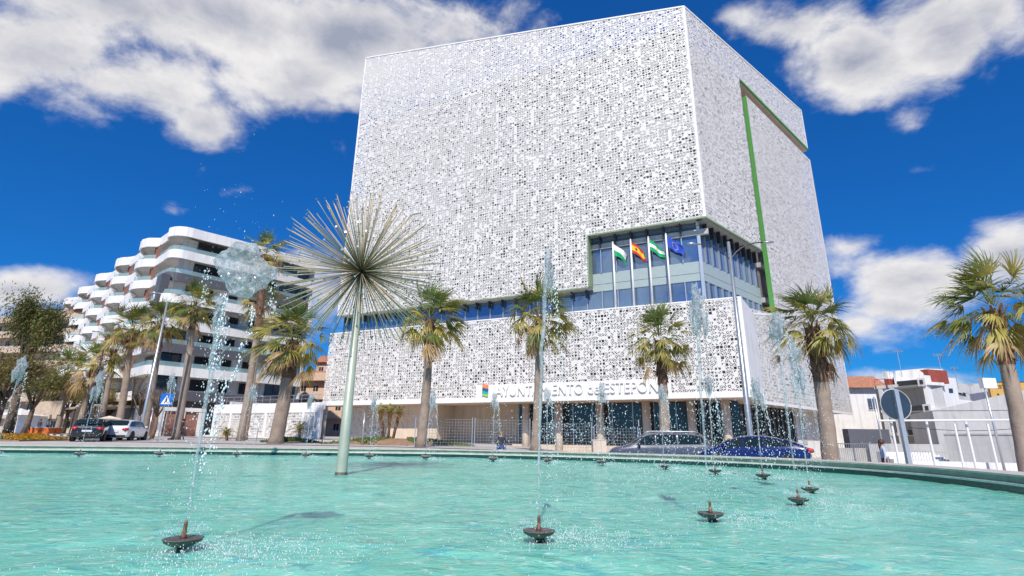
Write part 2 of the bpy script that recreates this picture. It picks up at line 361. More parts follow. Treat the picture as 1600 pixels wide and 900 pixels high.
# water surface
def grid(xs,ys,keep,zf):
    idx={};vs=[];fs=[]
    def vi(i,j):
        if (i,j) not in idx: idx[(i,j)]=len(vs); vs.append((xs[i],ys[j],zf(xs[i],ys[j])))
        return idx[(i,j)]
    for i in range(len(xs)-1):
        for j in range(len(ys)-1):
            if keep((xs[i]+xs[i+1])/2,(ys[j]+ys[j+1])/2): fs.append((vi(i,j),vi(i+1,j),vi(i+1,j+1),vi(i,j+1)))
    return vs,fs
wout=offset(outl,SG*.3)
def wz(x,y):
    d=math.hypot(x,y-2)
    return WZ+ .026*noise.noise(Vector((x*1.1,y*1.5,0)))+.016*noise.noise(Vector((x*3,y*3.6,5)))
xs=[]; x=-48
while x<15: xs.append(x); x+=.24 if x>-14 else .4
ys=[]; y=-8
while y<35: ys.append(y); y+=.2 if y<15 else .35
mb=MB(); mb.smooth=True; mb.add(*grid(xs,ys,lambda x,y:inside(x,y,wout),wz)); struct('pool_water',mb,MT['pool'])
# ground
gout=offset(outl,SG*.5)
def axis(lo,hi,st,far):
    a=[];x=lo
    while x<hi: a.append(x); x+=st
    b=[];s=st;x=a[0]
    while x>-far: s*=1.35; x-=s; b.append(x)
    c=[];s=st;x=a[-1]
    while x<far: s*=1.35; x+=s; c.append(x)
    return b[::-1]+a+c
mb=MB(); mb.smooth=True; mb.add(*grid(axis(-49,17,.5,4000),axis(-9,37,.5,4000),lambda x,y:not inside(x,y,gout),gz)); struct('ground',mb,MT['paving'])
def strip(pts,w,dz,wid=6):
    P=catmull_open(pts); vs=[];fs=[]
    for i,p in enumerate(P):
        t=(P[min(i+1,len(P)-1)]-P[max(i-1,0)]).normalized(); n=Vector((-t.y,t.x))
        for k in range(wid+1):
            q=p+n*(w*(k/wid-.5)); vs.append((q.x,q.y,gz(q.x,q.y)+dz))
    for i in range(len(P)-1):
        for k in range(wid): a=i*(wid+1)+k; fs.append((a,a+1,a+wid+2,a+wid+1))
    mb=MB(); mb.smooth=True; mb.add(vs,fs); return mb
def catmull_open(P,n=24):
    P=[Vector(p) for p in P]; P=[P[0]*2-P[1]]+P+[P[-1]*2-P[-2]]; o=[]
    for i in range(1,len(P)-2):
        a,b,c,d=P[i-1:i+3]
        for j in range(n):
            t=j/n; o.append(.5*((2*b)+(c-a)*t+(2*a-5*b+4*c-d)*t*t+(3*b-a-3*c+d)*t**3))
    o.append(P[-2]); return o
struct('road',strip([(40,14),(26,20),(16,25),(6,30.5),(-6,36.5),(-20,37.7),(-34,40),(-62,56),(-130,110)],6.5,.03,10),MT['road2'])
struct('asphalt_road',strip([(-30.5,38),(-40,44),(-62,60),(-130,118)],7,.045,8),MT['asphalt'])
# kerb with black and white blocks at far left
mb=MB()
for i in range(30):
    a=Vector((-36-i*1.1,47.5+i*.86))
    mb.cur=i%2; mb.add([],[]); M_=T(a.x,a.y,gz(a.x,a.y),math.atan2(.86,-1.1)); mb.box((0,-.15,-.1),(1.4,.15,.14),M_)
k=part('kerb',mb,[MT['ledge'],MT['darkmetal']]); k['kind']='structure'

# ------------------------------------------------------------------ city hall
dF=Vector((0.9004,-0.4350)); aF=math.atan2(dF.y,dF.x); MF=T(18.52,40.0,0,aF)
mcx,mcy=16.67,40.89; aR=math.atan2(.6760,.7369); MR=T(mcx,mcy,0,aR)
hall=root('city_hall','huge white cube-like building in perforated panels with green slots and a glass corner','building',(8,48,0))
HT=lambda x:interp(x,[-43.6,-2.05],[51.4,42.75])
SC=MT['screen']
# main front screen (local x from -43.6 to -2.05)
poly=[(-43.2,15.0),(-12.7,15.0),(-12.7,20.13),(-2.05,20.13),(-2.05,42.6),(-43.2,51.2)]
mb=MB(); mb.slab(poly,0,.05); part('front_screen',mb,SC,hall,MF)
HTR=lambda s:42.6+(46.85-42.6)*s/33.0
poly=[(0.0,20.13),(11.75,20.13),(11.75,40.75),(33.2,40.9),(33.2,HTR(33.2)),(0,42.6)]
mb=MB(); mb.slab(poly,0,.05); part('side_screen',mb,SC,hall,MR)
mb=MB(); mb.slab([(13.0,4.8),(33.2,4.8),(33.2,39.1),(13.0,39.1)],0,.05); part('side_screen',mb,SC,hall,MR)
mb=MB(); mb.slab([(0.9,4.8),(13.0,4.8),(13.0,13.6),(0.9,12.75)],0.0,.05); part('side_screen',mb,SC,hall,MR)
# podium front
mb=MB(); mb.slab([(-44.1,5.2),(-24.3,5.2),(-24.3,6.35),(-6.0,6.35),(-6.0,5.2),(-.25,5.2),(-.25,12.6),(-44.1,12.85)],0,.05); part('podium_screen',mb,SC,hall,MF)
# trims
mb=MB()
mb.box((-44.1,-.02,4.72),(0,.2,5.2)); mb.box((-24.3,-.03,5.19),(-6.0,.18,6.36)); mb.box((-.25,-.02,5.2),(0.0,.16,12.6))
mb.slab([(-44.1,12.85),(-.0,12.6),(0,12.72),(-44.1,12.97)],-.02,1.2)
part('podium_fascia',mb,MT['trim'],hall,MF)
# return wall of the podium box (plain)
c0=Vector((18.52,40.0)); Pr=Vector((mcx,mcy))+Vector((.7369,.6760))*.9
# return runs from c0 backwards parallel to dR until it meets the plane stepping in
rt=onp(1178.7,492,(mcx,mcy),(.7369,.6760))
s_end=(rt.x-mcx)*.7369+(rt.y-mcy)*.6760
dd=Vector((rt.x,rt.y))-c0; ar=math.atan2(dd.y,dd.x); L=dd.length
mb=MB(); mb.slab([(0,4.72),(L,4.72),(L,12.72),(0,12.72)],0.0,.15); part('podium_return_wall',mb,MT['white2'],hall,T(c0.x,c0.y,0,ar))
mb=MB(); mb.slab([(s_end,12.72),(13.0,13.45),(13.0,13.62),(s_end,12.9)],-.02,1.2); mb.box((s_end,-.02,4.62),(33.25,.2,4.84)); mb.box((33.2,-.02,4.84),(33.3,.18,39.1)); part('side_fascia',mb,MT['trim'],hall,MR)
mb=MB()
def cap(mb,x0,z0,x1,z1,h=.16): mb.slab([(x0,z0),(x1,z1),(x1,z1+h),(x0,z0+h)],-.05,.3)
cap(mb,-43.2,51.2,-2.05,42.6); mb.box((-2.2,-.03,20.13),(-2.02,.17,42.6)); mb.box((-43.3,-.03,15),(-43.18,.17,51.2)); part('parapet_cap',mb,MT['trim'],hall,MF)
mb=MB(); cap(mb,0,42.6,33.2,HTR(33.2)); mb.box((-.02,-.03,20.13),(.16,.17,42.6)); mb.box((33.18,-.02,40.9),(33.28,.18,HTR(33.2))); part('parapet_cap',mb,MT['trim'],hall,MR)
# green linings
mb=MB(); mb.box((-12.72,-.04,15),(-12.6,1.0,20.13)); mb.box((-12.6,-.04,20.0),(-1.98,.12,20.13)); mb.box((-43.2,-.02,14.9),(-12.7,.1,15.0)); part('slot_lining',mb,MT['palegreen'],hall,MF)
mb=MB(); mb.box((0,-.05,19.98),(11.75,.12,20.14)); part('slot_lining',mb,MT['palegreen'],hall,MR)
mb=MB(); mb.box((12.95,-.03,12.9),(13.02,.42,39.0)); mb.slab([(11.8,40.5),(33.25,40.65),(33.25,40.9),(11.8,40.75)],-.03,.1); part('green_slot_edge',mb,MT['green'],hall,MR)
mb=MB(); mb.box((11.6,.0,20.13),(11.75,1.6,40.4)); mb.box((13.1,.14,38.8),(33.1,1.7,39.1)); part('slot_reveal',mb,MT['core'],hall,MR)
# soffits
mb=MB(); mb.box((11.76,.14,40.46),(33.1,2.6,40.7)); part('upper_soffit',mb,MT['beige'],hall,MR)
mb=MB(); mb.box((-43.2,.14,14.95),(-12.6,1.3,15.15)); mb.box((-12.6,.14,20.14),(-2.9,1.3,20.3)); part('band_soffit',mb,MT['greyrender'],hall,MF)
mb=MB(); mb.box((.85,.14,20.15),(12.3,1.3,20.3)); mb.slab([(0,20.16),(.9,20.16),(.9,20.3),(0,20.3)],.1,.5); part('band_soffit',mb,MT['greyrender'],hall,MR)
# core
def wpt(M_,x,y): p=M_@Vector((x,y,0)); return (p.x,p.y)
cl=wpt(MF,-42.6,1.3); cr=wpt(MF,-2.93,1.3); crr=wpt(MR,32.6,1.3); cb=(crr[0]-26,crr[1]+30); cbl=(cl[0]+10,cl[1]+24)
mb=MB(); mb.prism([cl,cr,crr,cb,cbl],15.3,41.6); mb.prism([wpt(MF,-43.5,2.6),wpt(MF,-3.8,2.6),wpt(MR,32.8,2.6),cb,cbl],12.7,15.3); 
part('inner_block',mb,MT['core'],hall)
# floor edges visible behind the screen
mb=MB()
for z in [18.9,22.7,26.5,30.3,34.1,37.9]: mb.box((-42.9,.95,z),(-2,1.34,z+.5))
part('floor_edge',mb,MT['greyrender'],hall,MF)
mb=MB()
for z in [22.7,26.5,30.3,34.1,37.9]: mb.box((.6,.95,z),(11.6,1.34,z+.5))
for z in [7.5,11.3,15.1,18.9,22.7,26.5,30.3,34.1]: mb.box((13.3,.95,z),(32.4,1.34,z+.5))
part('floor_edge',mb,MT['greyrender'],hall,MR)
mb=MB(); mb.box((13.1,1.35,4.9),(32.9,2.2,15.3)); part('inner_block_side',mb,MT['core'],hall,MR)
# podium core and terrace
mb=MB(); mb.prism([wpt(MF,-43.9,.9),wpt(MF,-1.6,.9),wpt(MR,s_end+.3,.9),wpt(MR,32.8,.9),cb,cbl],5.2,12.66); part('podium_block',mb,MT['core'],hall)
mb=MB(); mb.prism([wpt(MF,-44.0,.16),wpt(MF,-.1,.16),(rt.x-.15,rt.y+.1),wpt(MR,s_end+.1,.16),wpt(MR,33.1,.16),cb,cbl],4.74,5.0); part('podium_soffit',mb,MT['beige'],hall)
# glazing of the long strip and the corner
g=MB(); g.box((-43.4,1.25,12.7),(-12.6,1.5,14.95)); part('strip_window',g,MT['glass'],hall,MF)
g=MB(); g.box((-12.6,1.2,12.7),(-2.86,1.5,20.2)); part('corner_window',g,MT['glass'],hall,MF)
g=MB(); g.box((.81,1.2,12.7),(12.9,1.5,20.2)); part('corner_window',g,MT['glass'],hall,MR)
mb=MB(); mb.box((-12.6,1.12,14.75),(-2.83,1.2,15.42)); mb.box((-12.6,1.12,15.46),(-2.83,1.2,16.5)); part('spandrel_band',mb,MT['spandrel'],hall,MF)
mb=MB(); mb.box((.80,1.12,14.75),(12.9,1.2,15.42)); mb.box((.80,1.12,15.46),(12.9,1.2,16.5)); part('spandrel_band',mb,MT['spandrel'],hall,MR)
x=-42.8;k=0
while x<-3.3:
    mb=MB(); top=14.95 if x<-12.7 else 20.15
    mb.box((x-.035,1.10 if x<-12.7 else 1.0,12.7),(x+.035,1.3,14.74)); 
    if top>15: mb.box((x-.035,1.0,16.5),(x+.035,1.25,top)); 
    mb.cur=1; mb.box((x-.07,.75,top-.75 if top<15 else top-1.15),(x+.07,1.12,top)); part('mullion',mb,[MT['alu'],MT['darkmetal']],hall,MF); x+=1.48  # dark upper ends paint the soffit's shadow onto the mullions
mb=MB(); mb.box((-2.98,1.0,12.7),(-2.70,1.3,20.15)); part('corner_mullion',mb,MT['alu'],hall,MF)
x=1.6
while x<12.9:
    mb=MB(); mb.box((x-.035,1.0,12.7),(x+.035,1.25,14.74)); mb.box((x-.035,1.0,16.5),(x+.035,1.25,20.15)); mb.cur=1; mb.box((x-.06,.75,19.0),(x+.06,1.12,20.14)); part('mullion',mb,[MT['alu'],MT['darkmetal']],hall,MR); x+=1.3  # soffit shadow painted as dark mullion tops on this side too
# ground floor
mb=MB(); mb.box((-42.5,5.5,-.5),(-21.6,6.1,4.74)); mb.box((-30.6,2.2,-.5),(-30.1,5.5,4.74)); mb.box((-36.5,2.2,-.5),(-30.6,2.6,4.74)); part('stone_wall',mb,MT['beige'],hall,MF)
mb=MB(); mb.box((-44.1,3.2,-.5),(-36.5,3.5,4.74)); part('recess_screen',mb,SC,hall,MF)
g=MB(); g.box((-21.6,3.9,.9),(-1.2,4.1,4.74)); part('entrance_glazing',g,MT['glassd'],hall,MF)
mb=MB(); mb.box((-22,3.4,-.5),(-.8,4.6,.92)); part('plinth',mb,MT['beige'],hall,MF)
for x in [-20.3,-16.9,-12.9,-8.7,-4.9,-2.2]:
    mb=MB(); mb.smooth=True; mb.lathe([(.36,-.5),(.36,4.74)],20,T(x,2.9,0)); part('column',mb,MT['beige'],hall,MF)
x=-21.5
while x<-1.3:
    mb=MB(); mb.box((x-.03,3.84,.92),(x+.03,3.9,4.74)); part('glazing_bar',mb,MT['alu'],hall,MF); x+=1.9
# entrance side glazing along the right side
MR2=MR@T(0,2.4,0)
g=MB(); g.box((1.5,.0,-.5),(20.5,.2,4.74)); part('side_glazing',g,MT['glassd'],hall,MR2)
mb=MB(); mb.box((20.6,-.3,-.6),(32,.6,4.74)); part('side_white_wall',mb,MT['white2'],hall,MR2)
x=1.5
while x<20.6:
    mb=MB(); mb.box((x-.05,-.12,-.5),(x+.05,0,4.74)); part('glazing_bar',mb,MT['darkmetal'],hall,MR2); x+=1.05
mb=MB(); mb.box((21.6,-.36,1.2),(23.0,-.31,3.9)); part('wall_panel',mb,MT['greyrender'],hall,MR2)
# lettering
def text(body,size,loc,Mw,m,name,parent,ext=.05,font_sc=1.0,align='LEFT',label=None):
    cu=D.curves.new(name,'FONT'); cu.body=body; cu.size=size; cu.extrude=ext; cu.align_x=align; cu.space_character=1.04*font_sc
    o=D.objects.new(name,cu); COL.objects.link(o); dg=bpy.context.evaluated_depsgraph_get(); me=D.meshes.new_from_object(o.evaluated_get(dg)); D.objects.remove(o)
    me.materials.clear(); me.materials.append(m)
    Mx=Mw@Matrix.Translation(loc)@Matrix.Rotation(PI/2,4,'X'); 
    return part(name,me,m,parent,Mx,label)
tx=text('AYUNTAMIENTO de ESTEPONA',1.32,(-22.1,-.105,5.28),MF,MT['trim'],'lettering',hall,.07)
wdt=max(v.co.x for v in tx.data.vertices); k_=15.9/wdt
for v in tx.data.vertices: v.co.x*=k_
MLG=[simple('logo_orange',(.80,.25,.10),.5),simple('logo_blue',(.02,.12,.30),.5),simple('logo_teal',(.03,.40,.40),.5),simple('logo_green',(.30,.60,.12),.5)]
mb=MB()
for i,(a,b) in enumerate([(.78,1.15),(.52,.76),(.27,.50),(.05,.25)]):
    mb.cur=i; n=8; pt=[(-23.55+.62*k/n,5.25+a+.05*math.sin(k/n*6)) for k in range(n+1)]+[(-23.55+.62*(n-k)/n,5.25+b+.05*math.sin((n-k)/n*6)) for k in range(n+1)]; mb.slab(pt,-.14,-.04)
part('wave_emblem',mb,MLG,hall,MF,'emblem of orange, blue, teal and green wavy bands')
# low white screened wall at left of the podium
r=root('garden_wall','white boundary wall with punched panels left of the city hall, mesh of dark holes on white','wall',tuple(MF@Vector((-50,0,.6))))
mb=MB(); mb.box((-62.5,.0,0),(-44.15,.25,.95+.3)); mb.box((-62.5,.0,4.0),(-44.15,.25,5.1)); mb.box((-44.6,-.02,1.2),(-44.1,.27,5.0)); 
for x in (-62.4,-59.3,-56.2,-53.1,-50,-47): mb.box((x,-.015,1.2),(x+.35,.26,4.05))
part('wall_frame',mb,MT['trim'],r,MF)
mb=MB(); mb.slab([(-62.4,1.25),(-44.2,1.25),(-44.2,4.0),(-62.4,4.0)],.05,.16); part('punched_panel',mb,SC,r,MF)
mb=MB(); mb.box((-62.4,.9,.3),(-44.2,1.0,4.9)); part('backing_wall',mb,MT['greyrender'],r,MF)
mb=MB()
for i in range(14): x=-62+i*1.3; mb.tube([(x,.3,5.1),(x,.3,6.0)],.025,5)
mb.tube([(-62.4,.3,6.0),(-44.6,.3,6.0)],.03,5); mb.tube([(-62.4,.3,5.55),(-44.6,.3,5.55)],.02,5); part('railing',mb,MT['alu'],r,MF)

# ------------------------------------------------------------------ sky and sun
w=D.worlds.new('World'); scn.world=w; w.use_nodes=True; t=N(w.node_tree); bg=t.n['Background']
SUN=Vector((-.04,-.72,.72)).normalized()
sky=t.new('ShaderNodeTexSky',sky_type='NISHITA'); sky.sun_disc=False; sky.sun_elevation=math.asin(SUN.z); sky.sun_rotation=math.atan2(SUN.x,SUN.y)
sky.air_density=1.0; sky.dust_density=.3; sky.ozone_density=4
tc=t.new('ShaderNodeTexCoord').outputs['Generated']; dn=t.v('NORMALIZE',tc); sx=t.new('ShaderNodeSeparateXYZ'); t.l.new(dn,sx.inputs[0])
az=t.m('ARCTAN2',sx.outputs[0],sx.outputs[1]); el=t.m('ARCSINE',sx.outputs[2]); cb=t.new('ShaderNodeCombineXYZ'); t.l.new(az,cb.inputs[0]); t.l.new(el,cb.inputs[1]); ae=cb.outputs[0]
def azel(u,v): d=ray(u,v).normalized(); return math.atan2(d.x,d.y),math.asin(d.z)
# clouds: (pixel centre, pixel half sizes, weight)
CL=[(190,125,190,95,1.1),(60,80,210,110,1.2),(330,20,420,110,1.5),(560,60,320,125,1.5),(470,120,150,85,1.2),(720,50,140,80,1.2),(320,195,75,48,1),(-300,60,400,160,1.3),
    (1330,95,165,75,1.1),(1480,50,150,95,1.25),(1230,45,120,50,1),(1560,20,130,90,1.1),(535,232,26,34,.6),(380,297,36,14,.50),(292,327,30,12,.5),(318,266,22,14,.3),
    (30,452,130,40,1.2),(-120,470,200,70,1.3),(1430,435,170,70,1.25),(1570,400,130,75,1.2),(1330,385,70,26,.8),(1400,480,150,40,.9),(1330,505,120,34,.7),(1420,595,90,14,.6),(1700,420,160,90,1),(1420,190,26,26,.35),(1445,265,36,8,.3),
    (500,470,90,70,.9)]
val=None
for (cx,cy,rx,ry,wt) in CL:
    a0,e0=azel(cx,cy); a1,e1=azel(cx+rx,cy); a2,e2=azel(cx,cy-ry)
    ra=math.hypot(a1-a0,e1-e0); re=math.hypot(a2-a0,e2-e0); th=math.atan2(e1-e0,a1-a0)
    d=t.v('SUBTRACT',ae,(a0,e0,0)); rot=t.new('ShaderNodeVectorRotate',rotation_type='Z_AXIS'); t.l.new(d,rot.inputs[0]); rot.inputs['Angle'].default_value=-th
    d=t.v('MULTIPLY',rot.outputs[0],(1/ra,1/re,0)); ln=t.v('LENGTH',d,out=1)
    q=t.m('MULTIPLY',t.m('SUBTRACT',1.05,ln),wt*min(1.0,.55+.45*min(rx,ry*2)/60))
    val=q if val is None else t.m('SMOOTH_MAX',val,q,.12)
# general low scattered cloud outside the frame so that reflections and light match
sc=t.v('MULTIPLY',dn,(1,1,1.6))
gen=t.mr(t.noise(sc,2.2,3,.5),.54,.70,-1,.5); back=t.mr(sx.outputs[1],.35,.1,-2,0); gen=t.m('MINIMUM',gen,t.m('ADD',back,.5)); 
n1=t.noise(sc,4.2,9,.57,.35); n2=t.noise(sc,13,8,.62,.3)
dens=t.m('ADD',t.m('MAXIMUM',val,gen),t.m('ADD',t.m('MULTIPLY',t.m('SUBTRACT',n1,.5),2.5),t.m('MULTIPLY',t.m('SUBTRACT',n2,.5),1.25)))
cov=t.mr(dens,.02,.92,0,1,True)
# lit side of the clouds: compare the density a little towards the sun (upwards)
n1b=t.noise(t.v('ADD',sc,(0.0,0,.07)),4.2,9,.60,.25); n2b=t.noise(t.v('ADD',sc,(0,0,.03)),13,8,.62,.3)
lit=t.m('ADD',t.m('MULTIPLY',t.m('SUBTRACT',n1,n1b),2.6),t.m('MULTIPLY',t.m('SUBTRACT',n2,n2b),.9))
thick=t.mr(t.m('ADD',dens,t.m('MULTIPLY',t.noise(sc,1.7,3,.5),.6)),.80,1.95,0,.75,True)
br=t.m('SUBTRACT',t.m('ADD',.93,t.m('MULTIPLY',lit,1.0)),thick,clamp=True)
cc=t.mix(br,(.44,.48,.62),(1.08,1.06,1.06))
skyc=t.v('MULTIPLY',sky.outputs[0],(.075,.52,1.04))
lowf=t.mr(el,-.02,.6,0,1); skyc=t.v('SCALE',skyc,t.mr(el,0.0,1.0,SKYLO if 'SKYLO' in globals() else .080,.130))
cl=t.v('SCALE',cc,.66)
fin=t.mix(cov,skyc,cl); t.l.new(fin,bg.inputs[0]); bg.inputs[1].default_value=1.0
sl=D.lights.new('sun','SUN'); sl.energy=4.0; sl.angle=math.radians(.53); sl.color=(1,.93,.845)
so=D.objects.new('sun',sl); COL.objects.link(so); so.rotation_euler=(-SUN).to_track_quat('-Z','Y').to_euler(); so.location=(0,0,60)
# ------------------------------------------------------------------ palms
def fan_leaf(mb,base,az,elv,pet,size,droop,nl=16,wind=.12):
    d=Vector((math.cos(az)*math.cos(elv),math.sin(az)*math.cos(elv),math.sin(elv)))
    side=d.cross(Vector((0,0,1)));
    if side.length<.05: side=Vector((1,0,0))
    side.normalize(); up=side.cross(d).normalized()
    p=[base+d*(pet*k/3)+Vector((wind*.3,0,-droop*.35))*((k/3)**2)*pet for k in range(4)]
    for k in range(3): mb.add([p[k]-side*.018,p[k]+side*.018,p[k+1]+side*.015,p[k+1]-side*.015],[(0,1,2,3)])
    tip=p[3]; dd=(p[3]-p[2]).normalized()
    roll=random.uniform(-.7,.7); side=(side*math.cos(roll)+up*math.sin(roll))
    for i in range(nl):
        a=lerp(-1.25,1.25,i/(nl-1))+random.uniform(-.09,.09)
        L=size*(1-.30*abs(a)/1.25)*random.uniform(.70,1.12)
        e=(dd*math.cos(a)+side*math.sin(a)).normalized(); q=tip.copy(); w0=.05*size
        pts=[q]; 
        for s_ in range(1,5):
            g=Vector((wind*s_*.22,0,-droop*(s_/4)**1.6)) ; st=(e+g*1.4).normalized()*(L/4); pts.append(pts[-1]+st)
        nrm=(side*math.cos(a)-dd*math.sin(a)).normalized()
        ws=[w0*.4,w0*.95,w0*.85,w0*.5,.004]
        vs=[];fs=[]
        for s_ in range(5): vs+= [pts[s_]-nrm*ws[s_]*.5,pts[s_]+nrm*ws[s_]*.5+up*w0*.25]
        for s_ in range(4): fs.append((2*s_,2*s_+1,2*s_+3,2*s_+2))
        mb.add(vs,fs)
def palm_crown(seed,nleaf=68,dry=.25,wind=.34,nl=15):
    random.seed(seed); mb=MB(); ga=2.39996
    for i in range(nleaf):
        f=i/nleaf; el_=lerp(1.45,-.75,f**.85)+random.uniform(-.3,.3); az_=i*ga+random.uniform(-.5,.5)
        mb.cur=0 if random.random()>(.22+.95*f*f) else 1
        if f>1-dry*.6 and random.random()<.75: mb.cur=2
        if random.random()<.10: mb.cur=1
        dro=lerp(.2,1.15,f)+random.uniform(-.1,.15)
        fan_leaf(mb,Vector((math.cos(az_)*.12,math.sin(az_)*.12,lerp(.35,-.15,f))),az_,el_,random.uniform(.6,1.35),random.uniform(.85,1.35),dro,nl,wind)
    return mb.mesh('crown',[MT['leafg'],MT['leafy'],MT['leafd']])
CROWNS=[palm_crown(s_) for s_ in (1,2,3)]
CROWN_D=[palm_crown(s_,58,.7,.10,13) for s_ in (11,12)]
def palm(label,base,top,Y,rad_px,trunk_r,k,group,boots=.25,dry=False,Yt=None,sx=1.0):
    trunk_r*=.74; b=at(base[0],base[1],Y); c=at(top[0],top[1],Yt or Y); bx,by=b.x,b.y; z0=gz(bx,by)-.05
    b=Vector((bx,by,z0)); H=(c-b).length
    r=root('fan_palm',label,'palm tree',tuple(b),0,group)
    mb=MB(); mb.smooth=True; random.seed(k*17+3)
    n=16; pts=[];rs=[]; ez=Vector((0,0,1))
    for i in range(n+1):
        f=i/n; p=b.lerp(c,f); bend=math.sin(f*PI)*.012*H; p=p+Vector((bend,0,0)); pts.append(p)
        rs.append(trunk_r*(1.28-.33*f if f>.06 else 1.55-4*f)*(1+.03*math.sin(f*70)))
    L=int(n*(1-boots))
    mb.tube(pts[:L+2],rs[:L+2],14,jit=.03); part('trunk',mb,MT['bark'],r)
    # shaggy boots under the crown
    mb=MB(); mb.tube(pts[L:],[x_*1.12 for x_ in rs[L:]],12,jit=.10)
    nb=110
    for i in range(nb):
        f=1-boots*random.random()**1.1; p=b.lerp(c,f)+Vector((math.sin(f*PI)*.012*H,0,0)); a=random.uniform(0,2*PI); rr=trunk_r*1.05
        o=Vector((math.cos(a),math.sin(a),0)); q=p+o*rr; l=random.uniform(.22,.45); t_=Vector((-math.sin(a),math.cos(a),0))*.05
        up_=1 if random.random()<.6 else -1
        mb.add([q-t_*1.6,q+t_*1.6,q+o*(.10+.1*random.random())+Vector((0,0,up_*l))+t_*.6,q+o*.14+Vector((0,0,up_*l))-t_*.6],[(0,1,2,3)])
    part('leaf_bases',mb,MT['boots'],r)
    sc_=rad_px*Y/802/2.05
    o=part('crown',(CROWN_D if dry else CROWNS)[k%(2 if dry else 3)],None,r,T(c.x,c.y,c.z,0)); 
    o.scale=(sc_*sx,sc_,sc_); o.rotation_euler=(0,0,k*.7 if not dry else k*1.3)
    return r
FG='fan palms along the pool front'
palm('fan palm in front of the podium between the spiky sculpture and the lettering',(657,699),(672,500),34,64,.34,0,FG,.22)
palm('fan palm before the lettering, its crown partly behind a tall water jet',(836,702),(842,498),34,64,.33,1,FG,.24)
palm('fan palm with short trunk in front of the end of the lettering',(1038,700),(1030,532),33,60,.36,2,FG,.34)
palm('big fan palm with wind-blown crown at the right corner of the city hall',(1296,718),(1269,512),24,74,.38,3,FG,.33)
palm('thick leaning fan palm standing rightmost, in front of the yellow sign',(1606,745),(1553,486),19,88,.29,4,FG,.26)
palm('thick trunked fan palm left of the sculpture pole before the garden wall',(430,694),(458,532),36,68,.50,5,FG,.36)
SG_='palms along the street by the apartment block'
palm('tallest slim palm with brown skirt, left of the spiky sculpture',(375,690),(414,398),44,40,.30,6,SG_,.40,True)
palm('second palm crown hanging lower on the skirt behind the big splash',(381,690),(408,470),47,36,.26,7,SG_,.3,True)
palm('palm in front of the small square windows of the apartment block',(274,688),(304,480),44,44,.34,8,SG_,.16,False)
palm('slanting palm right behind the grey lamp post, yellow leaves under its crown',(222,686),(252,505),47,42,.34,9,SG_,.2,False)
palm('palm right behind the white hatchback before the dark slanted pillar',(182,684),(206,515),52,44,.36,10,SG_,.16,True)
palm('palm behind the black hatchback, half hidden by a thin lamp post',(118,682),(148,572),60,42,.34,11,SG_,.16,True)
palm('small palm behind the left jet near the market tents',(88,680),(106,584),66,42,.34,12,SG_,.14,True)
palm('palm with brown skirt directly before the dark ground floor',(152,683),(178,548),56,36,.30,13,SG_,.2,True)
# small bushy palms in planters
def cycad(label,u,v,Y,h,rad,seed,trunks=1):
    p=at(u,v,Y); p.z=gz(p.x,p.y)
    r=root('small_palm',label,'small palm',tuple(p),0,'small palms in the planting mounds'); random.seed(seed)
    for q in range(trunks):
        off=Vector((q*.55-.2*trunks,q*.3,0)); top=p+off*1.2+Vector((0,0,h))
        mb=MB(); mb.smooth=True; mb.tube([p+off*.5,p+off*.8+Vector((0,0,h*.5)),top],[.13,.11,.14],8,jit=.1); part('trunk',mb,MT['boots'],r)
        mb=MB()
        for i in range(34):
            a=i*2.4; e=lerp(1.35,-.5,i/34)+random.uniform(-.1,.1); mb.cur=2 if (i>20 or trunks>1 and random.random()<.6) else (1 if random.random()<.4 else 0)
            d=Vector((math.cos(a)*math.cos(e),math.sin(a)*math.cos(e),math.sin(e))); L=rad*random.uniform(.8,1.1)
            pts=[top+d*(L*k/4)+Vector((0,0,-.45*L*(k/4)**2)) for k in range(5)]
            sd=d.cross(Vector((0,0,1))).normalized()
            for k in range(1,5):
                for s_ in (-1,1):
                    for jj in range(2):
                        b0=pts[k-1].lerp(pts[k],jj*.5); tp=b0+sd*s_*rad*.28*(1-.15*k)+d*.12*rad-Vector((0,0,.08)); mb.add([b0,b0+d*.05,tp],[(0,1,2)])
                mb.add([pts[k-1]-sd*.012,pts[k-1]+sd*.012,pts[k]+sd*.01,pts[k]-sd*.01],[(0,1,2,3)])
        part('crown',mb,[MT['leafg'],MT['leafy'],MT['leafd']],r)
cycad('brown tufted small palm cluster on the mound under the overhang',606,690,41,2.3,1.35,5,3)
cycad('small green palm beside the thick palm before the garden wall',470,692,44,1.0,1.2,6,1)
cycad('grey green small palm just left of the thick palm trunk',356,692,44,.5,1.1,7,1)
